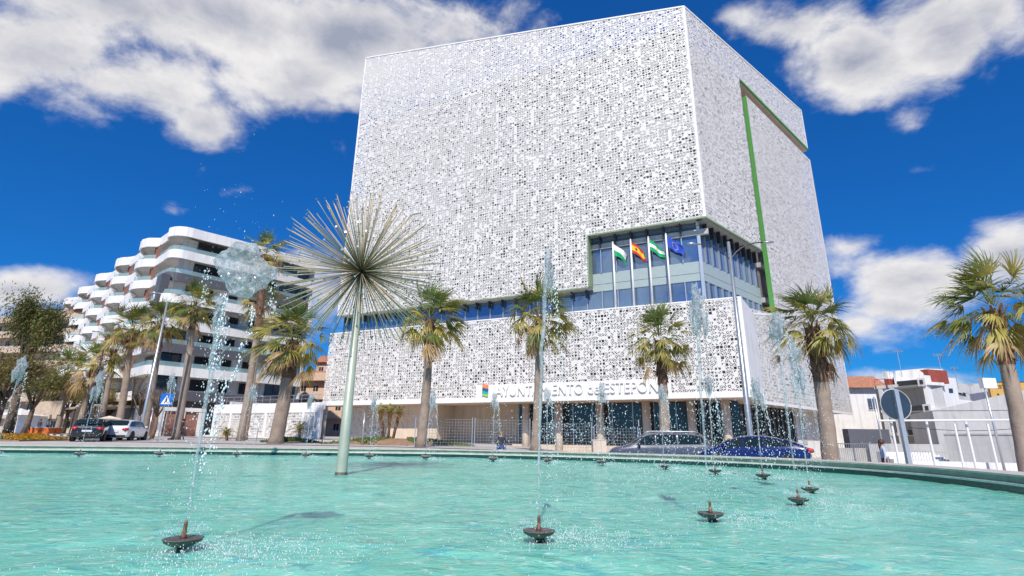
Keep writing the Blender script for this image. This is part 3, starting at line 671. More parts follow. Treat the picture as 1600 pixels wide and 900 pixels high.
# planting mounds
def mound(label,u0,u1,Y,h,depth,seed):
    a=at(u0,695,Y); b=at(u1,695,Y); cx,cy=(a.x+b.x)/2,Y; rx=(b.x-a.x)/2; z=gz(cx,cy); random.seed(seed)
    r=root('planting_mound',label,'flower bed',(cx,cy,z),0,'planting mounds'); mb=MB(); mb.smooth=True; vs=[];fs=[];n=28;m_=7
    for j in range(m_+1):
        for i in range(n):
            t_=2*PI*i/n; k=j/m_; wob=1+.08*math.sin(3*t_+seed)
            vs.append((cx+rx*k*wob*math.cos(t_),cy+depth*k*wob*math.sin(t_),z-.08+h*(1-k*k)+.05*noise.noise(Vector((i*.7,j*.9,seed)))))
    for j in range(m_):
        for i in range(n): fs.append((j*n+i,j*n+(i+1)%n,(j+1)*n+(i+1)%n,(j+1)*n+i))
    mb.add(vs,fs); part('soil',mb,MT['soil'],r)
    mb=MB()
    for i in range(2600):
        k=math.sqrt(random.random()); t_=random.uniform(0,2*PI); x_=cx+rx*k*math.cos(t_); y_=cy+depth*k*math.sin(t_)
        if noise.noise(Vector((x_*.55,y_*.55,seed)))<-.12+.15*(y_-cy<-depth*.35): continue
        zz=z-.08+h*(1-k*k); s_=random.uniform(.05,.13); a_=random.uniform(0,PI); d=Vector((math.cos(a_),math.sin(a_),0))*s_
        mb.add([(x_-d.x,y_-d.y,zz),(x_+d.x,y_+d.y,zz),(x_+d.x*.3+random.uniform(-.05,.05),y_,zz+s_*1.7)],[(0,1,2)])
    part('ground_cover',mb,MT['grass'],r,kind='stuff')
mound('green and brown planting mound under the tufted small palms',498,742,39.5,.55,2.6,1)
mound('low grassy mound around the small green palm before the garden wall',398,500,41,.35,1.8,2)
mound('thin grassy patch at the foot of the sign post',228,262,43,.12,.9,3)
# flower bed with orange and yellow flowers
a=atz(-60,700,.8)
p=at(10,694,34); z=gz(p.x,p.y); r=root('flower_bed','bed of orange and yellow flowers at the left end of the pool rim','flower bed',(p.x,p.y,z))
random.seed(4); mb=MB()
for i in range(9000):
    x_=p.x+random.uniform(-5,2.2); y_=p.y+random.uniform(-1.6,2.2); hgt=.42*(1-((x_-p.x+1.4)/3.8)**4)*(.7+.5*noise.noise(Vector((x_,y_,2))))+.05
    s_=random.uniform(.03,.07); zz=z+hgt*random.uniform(.4,1.1); mb.cur=1 if zz>z+hgt*.72 and random.random()<.8 else 0; a_=random.uniform(0,PI)
    mb.add([(x_-s_*math.cos(a_),y_-s_*math.sin(a_),zz),(x_+s_*math.cos(a_),y_+s_*math.sin(a_),zz),(x_,y_-s_*.5,zz+s_*1.4)],[(0,1,2)])
part('flowers',mb,[MT['grass'],MT['flower']],r,kind='stuff')
mb=MB(); mb.box((p.x-5,p.y-1.6,z-.2),(p.x+2.2,p.y+2.2,z+.08)); part('soil',mb,MT['soil'],r)

# ------------------------------------------------------------------ broadleaf / wispy / bare trees
def tree(name,label,u,v,Y,h,crx,crz,lm,seed,nleaf=6800,group=None,cz=None,droop=.0,ls=.16,tr=.25,limbs=9):
    p=at(u,v,Y); p.z=gz(p.x,p.y)-.1; random.seed(seed)
    r=root(name,label,'tree',tuple(p),0,group); tips=[]
    mb=MB(); mb.smooth=True; fork=p+Vector((random.uniform(-.4,.4),0,h*.38)); mb.tube([p,p.lerp(fork,.5)+Vector((.1,0,0)),fork],[tr*1.3,tr,tr*.85],9,jit=.05)
    cz=cz or h-crz
    for i in range(limbs):
        a=i*2.4+random.uniform(-.3,.3); e=random.uniform(.25,1.3); rr=random.uniform(.55,.95)
        tip=Vector((p.x+crx*rr*math.cos(a)*math.cos(e*.8),p.y+crx*rr*math.sin(a)*math.cos(e*.8),p.z+cz+crz*rr*math.sin(e)*.9-.1*crz)); mid=fork.lerp(tip,.5)+Vector((0,0,.12*h))
        mb.tube([fork,mid,tip],[tr*.55,tr*.3,tr*.1],6,jit=.08); tips+= [tip,mid.lerp(tip,.6)]
        for q in range(3):
            t2=tip+Vector((random.uniform(-1,1)*crx*.35,random.uniform(-1,1)*crx*.35,random.uniform(-.5,.6)*crz*.4)); mb.tube([mid.lerp(tip,.55),t2],[tr*.16,tr*.04],4); tips.append(t2)
    part('trunk',mb,MT['twig'],r)
    if nleaf:
        mb=MB()
        for i in range(nleaf):
            c_=random.choice(tips); q=c_+Vector((random.gauss(0,crx*.16),random.gauss(0,crx*.16),random.gauss(0,crz*.13)-droop*random.random()**2*crz*.5))
            s_=ls*random.uniform(.6,1.4); d=Vector((random.gauss(0,1),random.gauss(0,1),random.gauss(0,1)-droop*2)).normalized(); e=d.cross(Vector((random.random(),.3,.5))).normalized()
            mb.cur=1 if random.random()<.25 else 0
            mb.add([q-d*s_,q+e*s_*.35,q+d*s_,q-e*s_*.35],[(0,1,2,3)])
        part('crown',mb,lm,r)
    return r
OL=[MT['leafo'],MT['leaftan']]
tree('feathery_tree','large feathery olive green tree with drooping branches at the left edge',8,690,46,13.0,2.4,4.4,OL,21,15000,droop=.9,ls=.13,tr=.32,cz=9.3,limbs=14)
tree('leafy_tree','dense brownish green tree below the feathery tree at far left',-20,690,42,7.0,3.0,2.8,[MT['leaftan'],MT['leafo']],22,11000,droop=.5,ls=.12,cz=4.6)
tree('leafy_tree','round olive tree beside the market tents behind the left water jet',34,684,58,7.5,3.0,2.6,[MT['leafo'],MT['leaftan']],23,9000,ls=.13)
for i,(u,Y,h,lb) in enumerate([(130,60,7,'bare street tree behind the black hatchback'),(212,50,5.5,'bare stubby tree by the white hatchback'),(236,46,5,'bare tree between lamp post and crossing sign'),(200,62,8,'bare branching tree before the dark ground floor of the apartments'),(70,72,7,'bare brown tree before the tan apartment block')]):
    tree('bare_tree',lb,u,688,Y,h,2.2,1.8,None,40+i,0,'bare winter trees in the street',tr=.14,limbs=11)
tree('leafy_tree','low dark green tree behind the black hatchback by the awnings',96,684,76,7.5,5.5,2.8,OL,29,14000,ls=.16)
tree('leafy_tree','brown green tree in front of the arcade of the apartment block',160,684,74,6.5,4.5,2.4,[MT['leaftan'],MT['leafo']],30,11000,ls=.16)

# ------------------------------------------------------------------ apartment block on the left
dA=Vector((.6444,.7647)); dB=Vector((-.7570,.6534)); K=Vector((-46.1,65.85))
MA=T(K.x,K.y,0,math.atan2(dA.y,dA.x)); MBm=T(K.x,K.y,0,math.atan2(dB.y,dB.x))
# A frame: x along A to the right, y inward (left normal) ; B frame: x along B to the left, y negative is inward
apt=root('apartment_block','white modern apartment block with curved balcony bands and dark grey stripes','building',(-50,80,.8))
A2=lambda x,y:Vector((K.x+dA.x*x-dA.y*y,K.y+dA.y*x+dA.x*y)); B2=lambda x,y:Vector((K.x+dB.x*x-dB.y*y,K.y+dB.y*x+dB.x*y))
LA=20.5; LB=72
back1=A2(LA,14); back2=A2(8,22); farB=B2(LB,0); farBi=B2(LB,-14)
inB=lambda d:-d
body=[A2(LA,.9),A2(1.0,.9),B2(1.4,-1.9),B2(LB,-1.9),B2(LB,-15),A2(16,16),A2(LA,14)]
mb=MB(); mb.prism([tuple(q) for q in body],6.2,27.9); part('walls',mb,MT['white2'],apt)
body0=[A2(LA,3.2),A2(2.0,3.2),B2(2.6,-4.6),B2(LB,-4.6),B2(LB,-14),A2(16,15),A2(LA,13)]
mb=MB(); mb.prism([tuple(q) for q in body0],-.2,6.2); part('ground_floor_walls',mb,MT['greyclad'],apt)
FL=[6.3,9.4,12.4,15.6,18.8,22.0,25.2,28.5]
def outline(level):
    """slab outline for a floor: A side, rounded corner, scalloped B side"""
    z=FL[level]; random.seed(level)
    pts=[]; offA={7:.9,6:.3,5:0,4:1.2,3:.3,2:0,1:.2,0:.2}[level]; 
    pts.append(A2(LA-.2 if level<7 else LA-.5,-offA+ (1.0 if level in(2,5) else 0)))
    for i in range(9): x=LA-1-(LA-4)*i/8; pts.append(A2(x,-offA-(.5*math.sin(i/8*PI) if level in (1,6,7,4) else 0)))
    # corner, rounded
    cA=A2(1.5,-offA); cB=B2(1.5,offA*.6); cc_=A2(-.2,-offA*.8); 
    for i in range(7):
        t_=i/6; q=cA*(1-t_)**2+cc_*2*t_*(1-t_)+cB*t_*t_; pts.append(q)
    n=52
    for i in range(1,n+1):
        x=1.5+(LB-1.5)*i/n; ph=(x-5)/13.5*2*PI+level*.12; bul=max(0,-math.cos(ph))**.8
        if x<7: bul=0
        y=(.1+1.5*bul)*(1 if level>0 else .3); pts.append(B2(x,y))
    return pts
for lv in range(8):
    z=FL[lv]; o=outline(lv); inner=[A2(16,14),B2(LB,-12)]
    dark=lv in (0,2,5); poly=[tuple(q) for q in o]+[tuple(B2(LB,-12)),tuple(A2(14,14)),tuple(A2(LA-.4,12))]
    mb=MB(); mb.smooth=False; mb.prism(poly,z-.35,z); part('floor_slab',mb,MT['white2'],apt)
    # parapet band following the outline
    h0,h1=(-.65,.55) if lv<7 else (-.9,.45)
    mb=MB(); n=len(o); vs=[];fs=[]
    for i,q in enumerate(o):
        t_=(o[min(i+1,n-1)]-o[max(i-1,0)]).normalized(); nn=Vector((-t_.y,t_.x)); 
        hh=h1
        for (dd_,zz) in ((-.06,z+h0),(-.06,z+hh),(.16,z+hh),(.16,z+h0)): 
            vs.append((q.x-nn.x*(-dd_),q.y-nn.y*(-dd_),zz))
    for i in range(n-1):
        for k in range(4): a=i*4+k; b=i*4+(k+1)%4; fs.append((a,b,b+4,a+4))
    nA=18; cutA=[f for f in fs if f[0]<nA*4]; cutB=[f for f in fs if f[0]>=nA*4]
    for cut,mm in ((cutA,MT['greyclad'] if dark else MT['white']),(cutB,MT['white'])):
        mb=MB(); mb.add(vs,cut); part('parapet_band',mb,mm,apt)
    # glass rail on top
    if lv<7 and lv>0:
        mb=MB(); vs=[];fs=[]
        for i,q in enumerate(o[2:]): vs+=[(q.x,q.y,z+h1),(q.x,q.y,z+h1+.62)]
        for i in range(len(o)-3): fs.append((2*i,2*i+2,2*i+3,2*i+1))
        mb.add(vs,fs); part('glass_balustrade',mb,MT['rail'],apt)
# windows on side A
for lv in range(7):
    z=FL[lv]
    if lv in (5,6): spec=[(3.0,6.6,1.0,2.6),(9,11,.8,2.4),(13,14.6,.8,2.4)]
    elif lv==4: spec=[(2.5,6,.9,2.4),(8.2,9.4,.9,2.2),(11,12.2,.9,2.2)]
    else: spec=[(1.2,3.6,.2,2.5),(5.2,7.4,.8,2.3),(8.8,10.0,.8,2.3),(11.6,12.8,.8,2.3)]
    for (a,b,c_,d_) in spec:
        mb=MB(); mb.box((a,.8,z+c_),(b,.96,z+d_)); w_=part('window',mb,MT['darkwindow'],apt,MA)
        mb=MB(); 
        for q in (a,(a+b)/2-.03,b-.06): mb.box((q,.72,z+c_),(q+.06,.8,z+d_))
        mb.box((a,.72,z+d_-.06),(b,.8,z+d_)); part('frame',mb,MT['darkmetal'],w_,MA)
    # right-hand glazed bay with balconies
    mb=MB(); mb.box((14.6,.2,z-.2),(15.0,.9,z+2.9)); part('fin_wall',mb,MT['white2'],apt,MA); mb=MB(); mb.box((LA-.2,.2,z-.2),(LA+.1,3,z+2.9)); part('fin_wall',mb,MT['white2'],apt,MA)
    mb=MB(); mb.box((15.2,.80,z),(LA-.4,.95,z+2.5)); w_=part('window',mb,MT['glass'],apt,MA)
    mb=MB(); 
    for q in (16.6,18.2,19.6): mb.box((q,.74,z),(q+.08,.8,z+2.5))
    part('frame',mb,MT['darkmetal'],w_,MA)
# penthouse windows + big slanted pillar
mb=MB(); mb.slab([(.2,18),(2.0,18),(.8,22),( -.2,22)],-.2,.8); part('dark_pillar',mb,MT['greyclad'],apt,T(K.x,K.y,0,math.atan2(dB.y,dB.x)))
# side B bays: slats, balcony fronts, windows
for lv in range(1,7):
    z=FL[lv]
    for bay in range(5):
        xc=5+13.5*(bay+.5)-.12*lv*13.5/(2*PI)
        if xc+4>LB: continue
        for k in range(4):
            mb=MB(); mb.box((xc-4.3+k*.7,.15,z+.5),(xc-4.05+k*.7,.3,z+2.5)); part('slat',mb,MT['rust'],apt,MBm)
        mb=MB(); mb.box((xc-.6,1.62,z+.45),(xc+3.6,1.75,z+1.45)); part('balcony_front',mb,MT['trim'],apt,MBm)
        mb=MB(); mb.box((xc-5.5,-1.95,z+.3),(xc-1.0,-1.85,z+2.6)); part('window',mb,MT['darkwindow'],apt,MBm)
        mb=MB(); mb.box((xc+4.6,-2.6,z-.2),(xc+5.0,.6,z+2.9)); part('party_wall',mb,MT['white2'],apt,MBm)
# roof terrace glass box
mb=MB(); p_=at(268,352,70); mb.box((p_.x,p_.y,28.6),(p_.x+4.2,p_.y+.05,30.2)); part('roof_glass_screen',mb,MT['rail'],apt)
# white base wall with piers & gate by street A side
mb=MB(); mb.box((-1,-6,0),(16,-5.7,4.2)); 
r=root('street_wall','white street wall with tall red brown slatted openings before the apartment block','wall',tuple(A2(6,-6))+(.8,))
mb=MB()
for x in (-2,.2,2.4,4.6,8.2,11.4,14.2): mb.box((x,-6,.2),(x+.7,-5.5,4.4))
mb.box((-2,-6.05,4.1),(5.3,-5.45,4.55)); mb.box((5.3,-5.95,.2),(8.2,-5.6,1.4)); mb.box((8.2,-6.05,4.4),(17,-5.45,5.6)); mb.box((11.4,-5.9,.2),(17,-5.6,4.5)); part('piers',mb,MT['white2'],r,MA)
mb=MB()
for x in (-1.3,.9,3.1): mb.box((x,-5.85,.4),(x+1.5,-5.7,4.1))
part('slatted_panel',mb,MT['rust'],r,MA)
mb=MB(); mb.box((9.0,-5.9,.3),(11.3,-5.7,3.4)); part('gate',mb,MT['greyclad'],r,MA)
# ground floor shop fronts / awnings of side B
r=root('arcade_awning','brown awning over the shop terrace at the foot of the apartment block','awning',tuple(B2(20,3))+(.8,))
mb=MB(); mb.slab([(2,4.6),(45,4.6),(45,4.85),(2,4.85)],.2,4.2); part('canopy',mb,MT['cream'],r,MBm)
for x in (3,14,25,36,44): mb=MB(); mb.tube([(x,4,0),(x,4,4.6)],.08,6); part('post',mb,MT['darkmetal'],r,MBm)

# ------------------------------------------------------------------ tan apartment block far left
def block(name,label,origin,rz,wd,dp,h,wall,floors,wins,band=None,roof=None,cat='building',winm=None,sill=1.0,wh=1.3):
    Mx=T(origin[0],origin[1],origin[2],rz); r=root(name,label,cat,tuple(origin))
    mb=MB(); mb.box((0,0,-1),(wd,dp,h)); part('walls',mb,wall,r,Mx)
    fh=h/floors
    for f in range(floors):
        z=f*fh
        if band:
            mb=MB(); mb.box((-.3,-1.4,z+fh*.86),(wd+.3,-.02,z+fh*1.0)); mb.box((-.3,-1.4,z+fh*1.0),(wd+.3,-1.25,z+fh*1.28)); part('balcony',mb,band,r,Mx)
        for k in range(wins):
            x=wd*(k+.5)/wins; mb=MB(); mb.box((x-.55,-.03,z+sill),(x+.55,.1,z+sill+wh)); w_=part('window',mb,winm or MT['darkwindow'],r,Mx)
            mb=MB(); mb.box((x-.62,-.09,z+sill-.08),(x+.62,-.035,z+sill)); mb.box((x-.03,-.06,z+sill),(x+.03,-.035,z+sill+wh)); part('sill',mb,MT['trim'],w_,Mx)
    if roof:
        mb=MB(); mb.slab([(-.5,h),(wd+.5,h),(wd*.86,h+1.5),(wd*.14,h+1.5)],-.8,dp+.5); part('roof',mb,roof,r,Mx)
    return r,Mx
p=at(-60,680,105)
block('tan_apartment_block','tan apartment block with stacked cream balconies behind the feathery tree',(p.x,p.y,1.2),math.radians(-14),42,15,22.0,MT['cream'],7,12,MT['cream'],MT['roof_tile'])
p=at(462,632,110)
block('peach_house','small peach house with red tile roofs and arches seen beside the podium',(p.x,p.y,1.5),math.radians(-10),11,10,11.5,MT['peach'],3,4,MT['peach'],MT['roof_tile'])
p=at(488,632,125)
block('peach_house','upper peach house with tiled roof rising behind the first one',(p.x,p.y,1.5),math.radians(-10),10,10,17,MT['peach'],5,4,None,MT['roof_tile'])
# hills
mb=MB(); mb.smooth=True; MT['hill']=simple('haze_purple_mountain',(.17,.15,.20),.95,var=.3,scale=.003)  # purple tint puts the distance haze into the hill colour
prof=[(-4000,60),(-2200,140),(-1500,260),(-1050,640),(-800,1050),(-560,800),(-300,400),(200,180),(900,150),(2000,210),(3600,60)]
vs=[];fs=[]; n=90
for j in range(7):
    for i in range(n+1):
        x=-4000+7600*i/n; hz=interp(x,[q[0] for q in prof],[q[1] for q in prof])*(j/6)**1.1; vs.append((x,1900+j*190+60*noise.noise(Vector((x*.004,j,1))),hz*.62*(1+.35*noise.noise(Vector((x*.0035,j*.6,3))))-4))
for j in range(6):
    for i in range(n): a=j*(n+1)+i; fs.append((a,a+1,a+n+2,a+n+1))
mb.add(vs,fs); struct('hills',mb,MT['hill'])

# ------------------------------------------------------------------ white houses on the right
GR='white houses right of the city hall'
# far row immediately right of the podium
p=at(1255,690,72)
r,Mx=block('white_house','white house with tiled eave and blue shuttered window at the edge of the city hall',(p.x,p.y,-.2),math.radians(-6),11.5,9,8.8,MT['white2'],2,3,None,MT['roof_tile'],winm=MT['glass'],sill=1.5,wh=1.5)
p=at(1352,690,80)
block('white_house','small terracotta fronted house squeezed behind the balcony building',(p.x,p.y,-.2),math.radians(-6),6,9,8.0,MT['white2'],2,2,MT['peach'],None)
# balcony building : left (shaded, open balconies) and blank white gable
p=at(1384,690,57); q=at(1466,690,52); dP=Vector((q.x-p.x,q.y-p.y)); Lf=dP.length; dP.normalize()
Mx=T(p.x,p.y,0,math.atan2(dP.y,dP.x)); g0=at(1570,690,62); dG=Vector((g0.x-q.x,g0.y-q.y)).normalized(); Mg=T(q.x,q.y,0,math.atan2(dG.y,dG.x))
def sz(u,v,o,d): w_=onp(u,v,(o.x,o.y),d); return ((w_.x-o.x)*d.x+(w_.y-o.y)*d.y,w_.z)
r=root('balcony_house','white four storey house with deep balconies, blank gable and red roof room','building',(q.x,q.y,0))
gp=[sz(u,v,q,dG) for u,v in [(1444,586),(1493,591),(1499,624),(1533,628),(1529,648),(1495,664),(1490,690),(1466,700)]]
mb=MB(); mb.slab(gp,0,.3); part('gable_wall',mb,MT['white'],r,Mg)
zt=[sz(1440,v,p,dP)[1] for v in (597,638,676)]
ztop=zt[0]
b1=(p.x*1.16,p.y*1.16); b2=(g0.x*1.04,g0.y*1.1)
iw=lambda x,y:tuple((Mx@Vector((x,y,0))))[:2]
mb=MB(); mb.prism([iw(.3,2.3),iw(Lf-.05,2.3),(q.x+dG.x*.3-dG.y*.32,q.y+dG.y*.3+dG.x*.32),(q.x+dG.x*4.2-dG.y*.32,q.y+dG.y*4.2+dG.x*.32),b2,b1],-1,ztop-.1); part('walls',mb,MT['greyrender'],r)  # grey paints the balcony shade onto this white house's walls
for i,z in enumerate([zt[0],zt[1],zt[2],-.1]):
    mb=MB(); mb.box((0,-.1,z-.3),(Lf+.1,2.5,z)); part('balcony_slab',mb,MT['white2'],r,Mx)
    if i<3:
        mb=MB(); mb.box((Lf*.5,-.16,z-.22),(Lf*.86,-.1,z+.28)); part('dark_opening',mb,MT['darkwindow'],r,Mx)
        mb=MB(); mb.box((Lf*.88,-.22,z-.4),(Lf+.12,-.1,z+.38)); part('corner_box',mb,MT['trim'],r,Mx)
        mb=MB(); mb.box((Lf*.88+.22,-.26,z-.22),(Lf-.1,-.22,z+.2)); part('window',mb,MT['darkwindow'],r,Mx)
for x in (0.0,Lf*.24):
    mb=MB(); mb.box((x,-.14,0),(x+.16,.2,ztop)); part('pillar',mb,MT['greyclad'],r,Mx)
    mb=MB(); mb.box((x+.25,-.08,0),(x+.75,.1,ztop-.3)); part('fin_wall',mb,MT['white2'],r,Mx)
mb=MB(); mb.tube([(0,-.05,ztop+.7),(Lf*.25,-.05,ztop+.7)],.03,5); mb.tube([(0,-.05,ztop),(0,-.05,ztop+.7)],.03,5); part('railing',mb,MT['redlamp'],r,Mx)
mb=MB(); mb.box((Lf*.16,.3,ztop),(Lf*.26,1.1,ztop+.7)); mb.cur=1; mb.box((Lf*.16,.3,ztop+.7),(Lf*.26,1.1,ztop+1.5)); part('chimney',mb,[MT['redbrick'],MT['trim']],r,Mx)
mb=MB(); mb.box((Lf*.52,1.2,ztop),(Lf*.93,4.0,ztop+1.35)); part('roof_room',mb,MT['redbrick'],r,Mx)
gr=[sz(u,v,q,dG) for u,v in [(1451,575),(1482,576),(1485,592),(1453,592)]]
mb=MB(); mb.slab(gr,.5,3.0); part('roof_room',mb,MT['white'],r,Mg)
mb=MB(); mb.slab([(Lf*.34,ztop+.1),(Lf*.5,ztop+.1),(Lf*.48,ztop+.5),(Lf*.36,ztop+1.0)],.8,.95); part('solar_panel',mb,MT['glassd'],r,Mx)
for (x,z) in ((Lf*.55,.1),(Lf*.62,zt[2])):
    mb=MB(); mb.box((x,2.15,z),(x+.8,2.3,z+1.7)); part('door',mb,MT['glass'] if z<1 else MT['darkwindow'],r,Mx)
gw=[sz(u,v,q,dG) for u,v in [(1482,607),(1488,607),(1489,614),(1483,614)]]
mb=MB(); mb.slab(gw,-.03,0); part('window',mb,MT['darkwindow'],r,Mg)
# low houses further right
p=at(1500,700,66)
r,Mx=block('white_house','white low house with wooden balcony and lean-to roof right of the blank gable',(p.x,p.y,-.3),math.radians(-20),9.5,9,6.6,MT['white2'],2,2,None,None)
mb=MB(); mb.box((.6,-1.3,3.7),(8.5,-.05,3.9)); part('balcony_floor',mb,MT['twig'],r,Mx)
MT['wood']=simple('varnished_orange_wood',(.36,.17,.05),.5,var=.3)
for k in range(16): mb=MB(); mb.box((.6+k*.52,-1.3,3.9),(.78+k*.52,-1.22,4.9)); part('baluster',mb,MT['wood'],r,Mx)
mb=MB(); mb.box((.5,-1.35,4.9),(8.6,-1.2,5.0)); part('handrail',mb,MT['wood'],r,Mx)
p=at(1500,700,92)
block('white_house','grey white flat roofed house far behind the wooden balcony',(p.x,p.y,0),math.radians(-12),17,9,11.6,MT['greyrender'],3,4,None,None)
p=at(1592,700,74)
block('white_house','pale house carrying the yellow sign behind the rightmost palm',(p.x,p.y,0),math.radians(-16),16,9,9.0,MT['white2'],2,4,None,None)
p=at(1470,705,44)
r,Mx=block('low_grey_house','low grey rendered house with sloping roof line and one small shuttered window',(p.x,p.y,-.3),math.radians(-24),17,7,4.4,MT['greyrender'],1,1,None,None)
mb=MB(); mb.slab([(0,4.4),(17,4.4),(17,6.6),(6,5.9)],-.05,.2); mb.box((-5,-.6,-.5),(17,-.3,1.7)); part('gable',mb,MT['greyrender'],r,Mx)
mb=MB(); mb.box((9.3,-.1,2.3),(10.7,-.02,3.9)); part('shutter',mb,MT['twig'],r,Mx)
mb=MB(); mb.slab([(9.0,1.45),(15.5,1.45),(15.5,1.9),(9.0,1.9)],-1.5,-.1); part('tiled_canopy',mb,MT['roof_tile'],r,Mx)
# sign with lettering
MT['ysign']=simple('ochre_yellow_sign',(.62,.36,.09),.6); MT['ybrown']=simple('dark_brown_paint',(.10,.04,.02),.6)
p=at(1552,638,46); r=root('roof_sign','ochre yellow sign board with dark brown letters behind the rightmost palm','sign',(p.x,p.y,p.z))
Ms=T(p.x,p.y,p.z,math.radians(-12)); mb=MB(); mb.box((0,0,0),(6.4,.15,2.3)); part('board',mb,MT['ysign'],r,Ms)
mb=MB(); 
for a_,b_ in (((0,-.03,0),(6.4,-.003,.07)),((0,-.03,2.23),(6.4,-.003,2.3)),((0,-.03,.07),(.07,-.003,2.23)),((6.33,-.03,.07),(6.4,-.003,2.23))): mb.box(a_,b_)
part('board_edge',mb,MT['ybrown'],r,Ms)
text('LA',1.35,(.45,-.02,.35),Ms,MT['ybrown'],'lettering',r,.015); text('P',1.35,(4.7,-.02,.35),Ms,MT['ybrown'],'lettering',r,.015); text('REST',.42,(.35,-.02,1.72),Ms,MT['ybrown'],'lettering',r,.015)
for x in (.6,5.6): mb=MB(); mb.tube([(x,.3,-5.2),(x,.3,2)],.08,6); part('post',mb,MT['darkmetal'],r,Ms)

# aerials, air conditioners and wires of the right hand houses
for i,(u,v,Y,h,lb) in enumerate([(1408,580,54,2.2,'thin tv aerial above the red roof room'),(1496,600,62,2.0,'thin tv aerial on the roof right of the blank gable'),(1470,576,56,1.6,'short aerial on the white roof room'),(1345,612,76,1.8,'aerial on the tiled house next to the city hall'),(1520,622,90,2.4,'aerial on the far grey white house')]):
    q=at(u,v,Y); r=root('tv_aerial',lb,'aerial',(q.x,Y,q.z-.6),0,'roof aerials'); mb=MB(); mb.tube([(q.x,Y,q.z-.6),(q.x,Y,q.z+h)],.03,5); part('mast',mb,MT['steel'],r)
    mb=MB(); mb.tube([(q.x-.5,Y,q.z+h-.15),(q.x+.6,Y,q.z+h-.05)],.02,4)
    for k in range(5): x=q.x-.4+k*.22; mb.tube([(x,Y-.3,q.z+h-.13),(x,Y+.3,q.z+h-.13)],.012,4); mb.box((x-.012,Y-.012,q.z+h-.35),(x+.012,Y+.012,q.z+h+.1))
    part('antenna',mb,MT['steel'],r)
for i,(u,v,Y,lb) in enumerate([(1530,672,45.5,'air conditioner on the low grey house wall'),(1444,655,51.5,'air conditioner beside the balconies')]):
    q=at(u,v,Y-1.2); r=root('air_conditioner',lb,'air conditioner',(q.x,q.y,q.z)); mb=MB(); mb.box((q.x-.4,q.y-.15,q.z-.3),(q.x+.4,q.y+.2,q.z+.3)); part('case',mb,MT['trim'],r); mb=MB(); mb.smooth=True; mb.lathe([(.01,-.01),(.22,-.01),(.22,.01),(.01,.01)],16,Matrix.Translation((q.x-.08,q.y-.165,q.z))@Matrix.Rotation(PI/2,4,'X')); part('fan_grille',mb,MT['darkmetal'],r)
a=at(1420,668,41); b=at(1720,640,41); mb=MB(); mb.tube([a.lerp(b,k/10)-Vector((0,0,.8*math.sin(k/10*PI))) for k in range(11)],.02,4); o=part('overhead_wire',mb,MT['dark']); tag(o,'thin dark overhead wire sagging in front of the low grey house','wire')
# ------------------------------------------------------------------ spiky sculpture
sp=atz(533,742,WZ); cs=at(566,424,sp.y)
r=root('spiky_sculpture','starburst sculpture of steel rods on a tall pale pole rising from the pool','sculpture',(sp.x,sp.y,WZ))
top=Vector((sp.x,sp.y,cs.z)); 
mb=MB(); mb.smooth=True; mb.tube([(sp.x,sp.y,-.3),(sp.x,sp.y,WZ+.1),top],[.15,.142,.08],20); part('pole',mb,MT['sculpt'],r)
mb=MB(); mb.smooth=True; mb.lathe([(.143,WZ-.2),(.158,WZ-.1),(.158,WZ+.05),(.143,WZ+.07)],20,T(sp.x,sp.y,0)); part('pole_collar',mb,MT['bronze'],r)
mb=MB(); mb.smooth=True; mb.lathe([(.02,-.12),(.08,-.08),(.11,0),(.08,.08),(.02,.12)],16,Matrix.Translation(top)); part('hub',mb,MT['bronze'],r)
random.seed(9); dirs=[]; NR=330
for i in range(NR):
    z=1-2*(i+.5)/NR; a=i*2.399963; rr=math.sqrt(1-z*z); d=Vector((rr*math.cos(a),rr*math.sin(a),z)); d=(d+Vector((random.gauss(0,.035),random.gauss(0,.035),random.gauss(0,.035)))).normalized()
    if d.z<-.90: continue
    dirs.append(d)
RL=2.36
vis=sorted(dirs,key=lambda d:d.y)   # the ones towards the camera show largest
def rod(mb,d):
    L=RL*random.uniform(.86,1.03); r_=.0108; mb.cur=0 if random.random()<.55 else 1; mb.smooth=True
    mb.tube([top+d*.1,top+d*L],r_,7); mb.cur=2; mb.smooth=False; mb.tube([top+d*L,top+d*(L+.010)],.028,9)
for d in vis[:99]:
    mb=MB(); rod(mb,d); part('rod',mb,[MT['rod'],MT['rodg'],MT['steel']],r)
mb=MB()
for d in vis[99:]: rod(mb,d)
part('rod_cluster',mb,[MT['rod'],MT['rodg'],MT['steel']],r,kind='stuff')

# ------------------------------------------------------------------ fountain nozzles and jets
def nozzle(label,x,y,sc_):
    WZ=globals()['WZ']-.045
    r=root('fountain_nozzle',label,'fountain nozzle',(x,y,WZ),0,'bronze float nozzles in the pool')
    k=sc_
    mb=MB(); mb.smooth=True; mb.lathe([(.02,.12),(.08,.125),(.13,.14),(.19,.17),(.235,.195),(.245,.225),(.255,.228),(.255,.236),(.235,.238),(.215,.226),(.05,.232)],26,T(x,y,WZ)@Matrix.Scale(k,4)); part('dish',mb,MT['bronze'],r)
    mb=MB(); mb.smooth=True; mb.lathe([(.046,.225),(.040,.27),(.034,.29),(.036,.31),(.026,.33),(.024,.39),(.027,.395),(.020,.45),(.012,.46)],14,T(x,y,WZ)@Matrix.Scale(k,4)); part('spout',mb,MT['copper'],r)
    mb=MB(); mb.smooth=True; mb.tube([(x,y,WZ-.3),(x,y,WZ+.11*k)],.06*k,10); mb.tube([(x+.05*k,y-.03,WZ+.13*k),(x+.09*k,y-.05,WZ+.03),(x+.06*k,y-.05,WZ-.1)],[.025*k,.04*k,.03*k],8,jit=.25); part('ballast',mb,MT['bronze'],r)
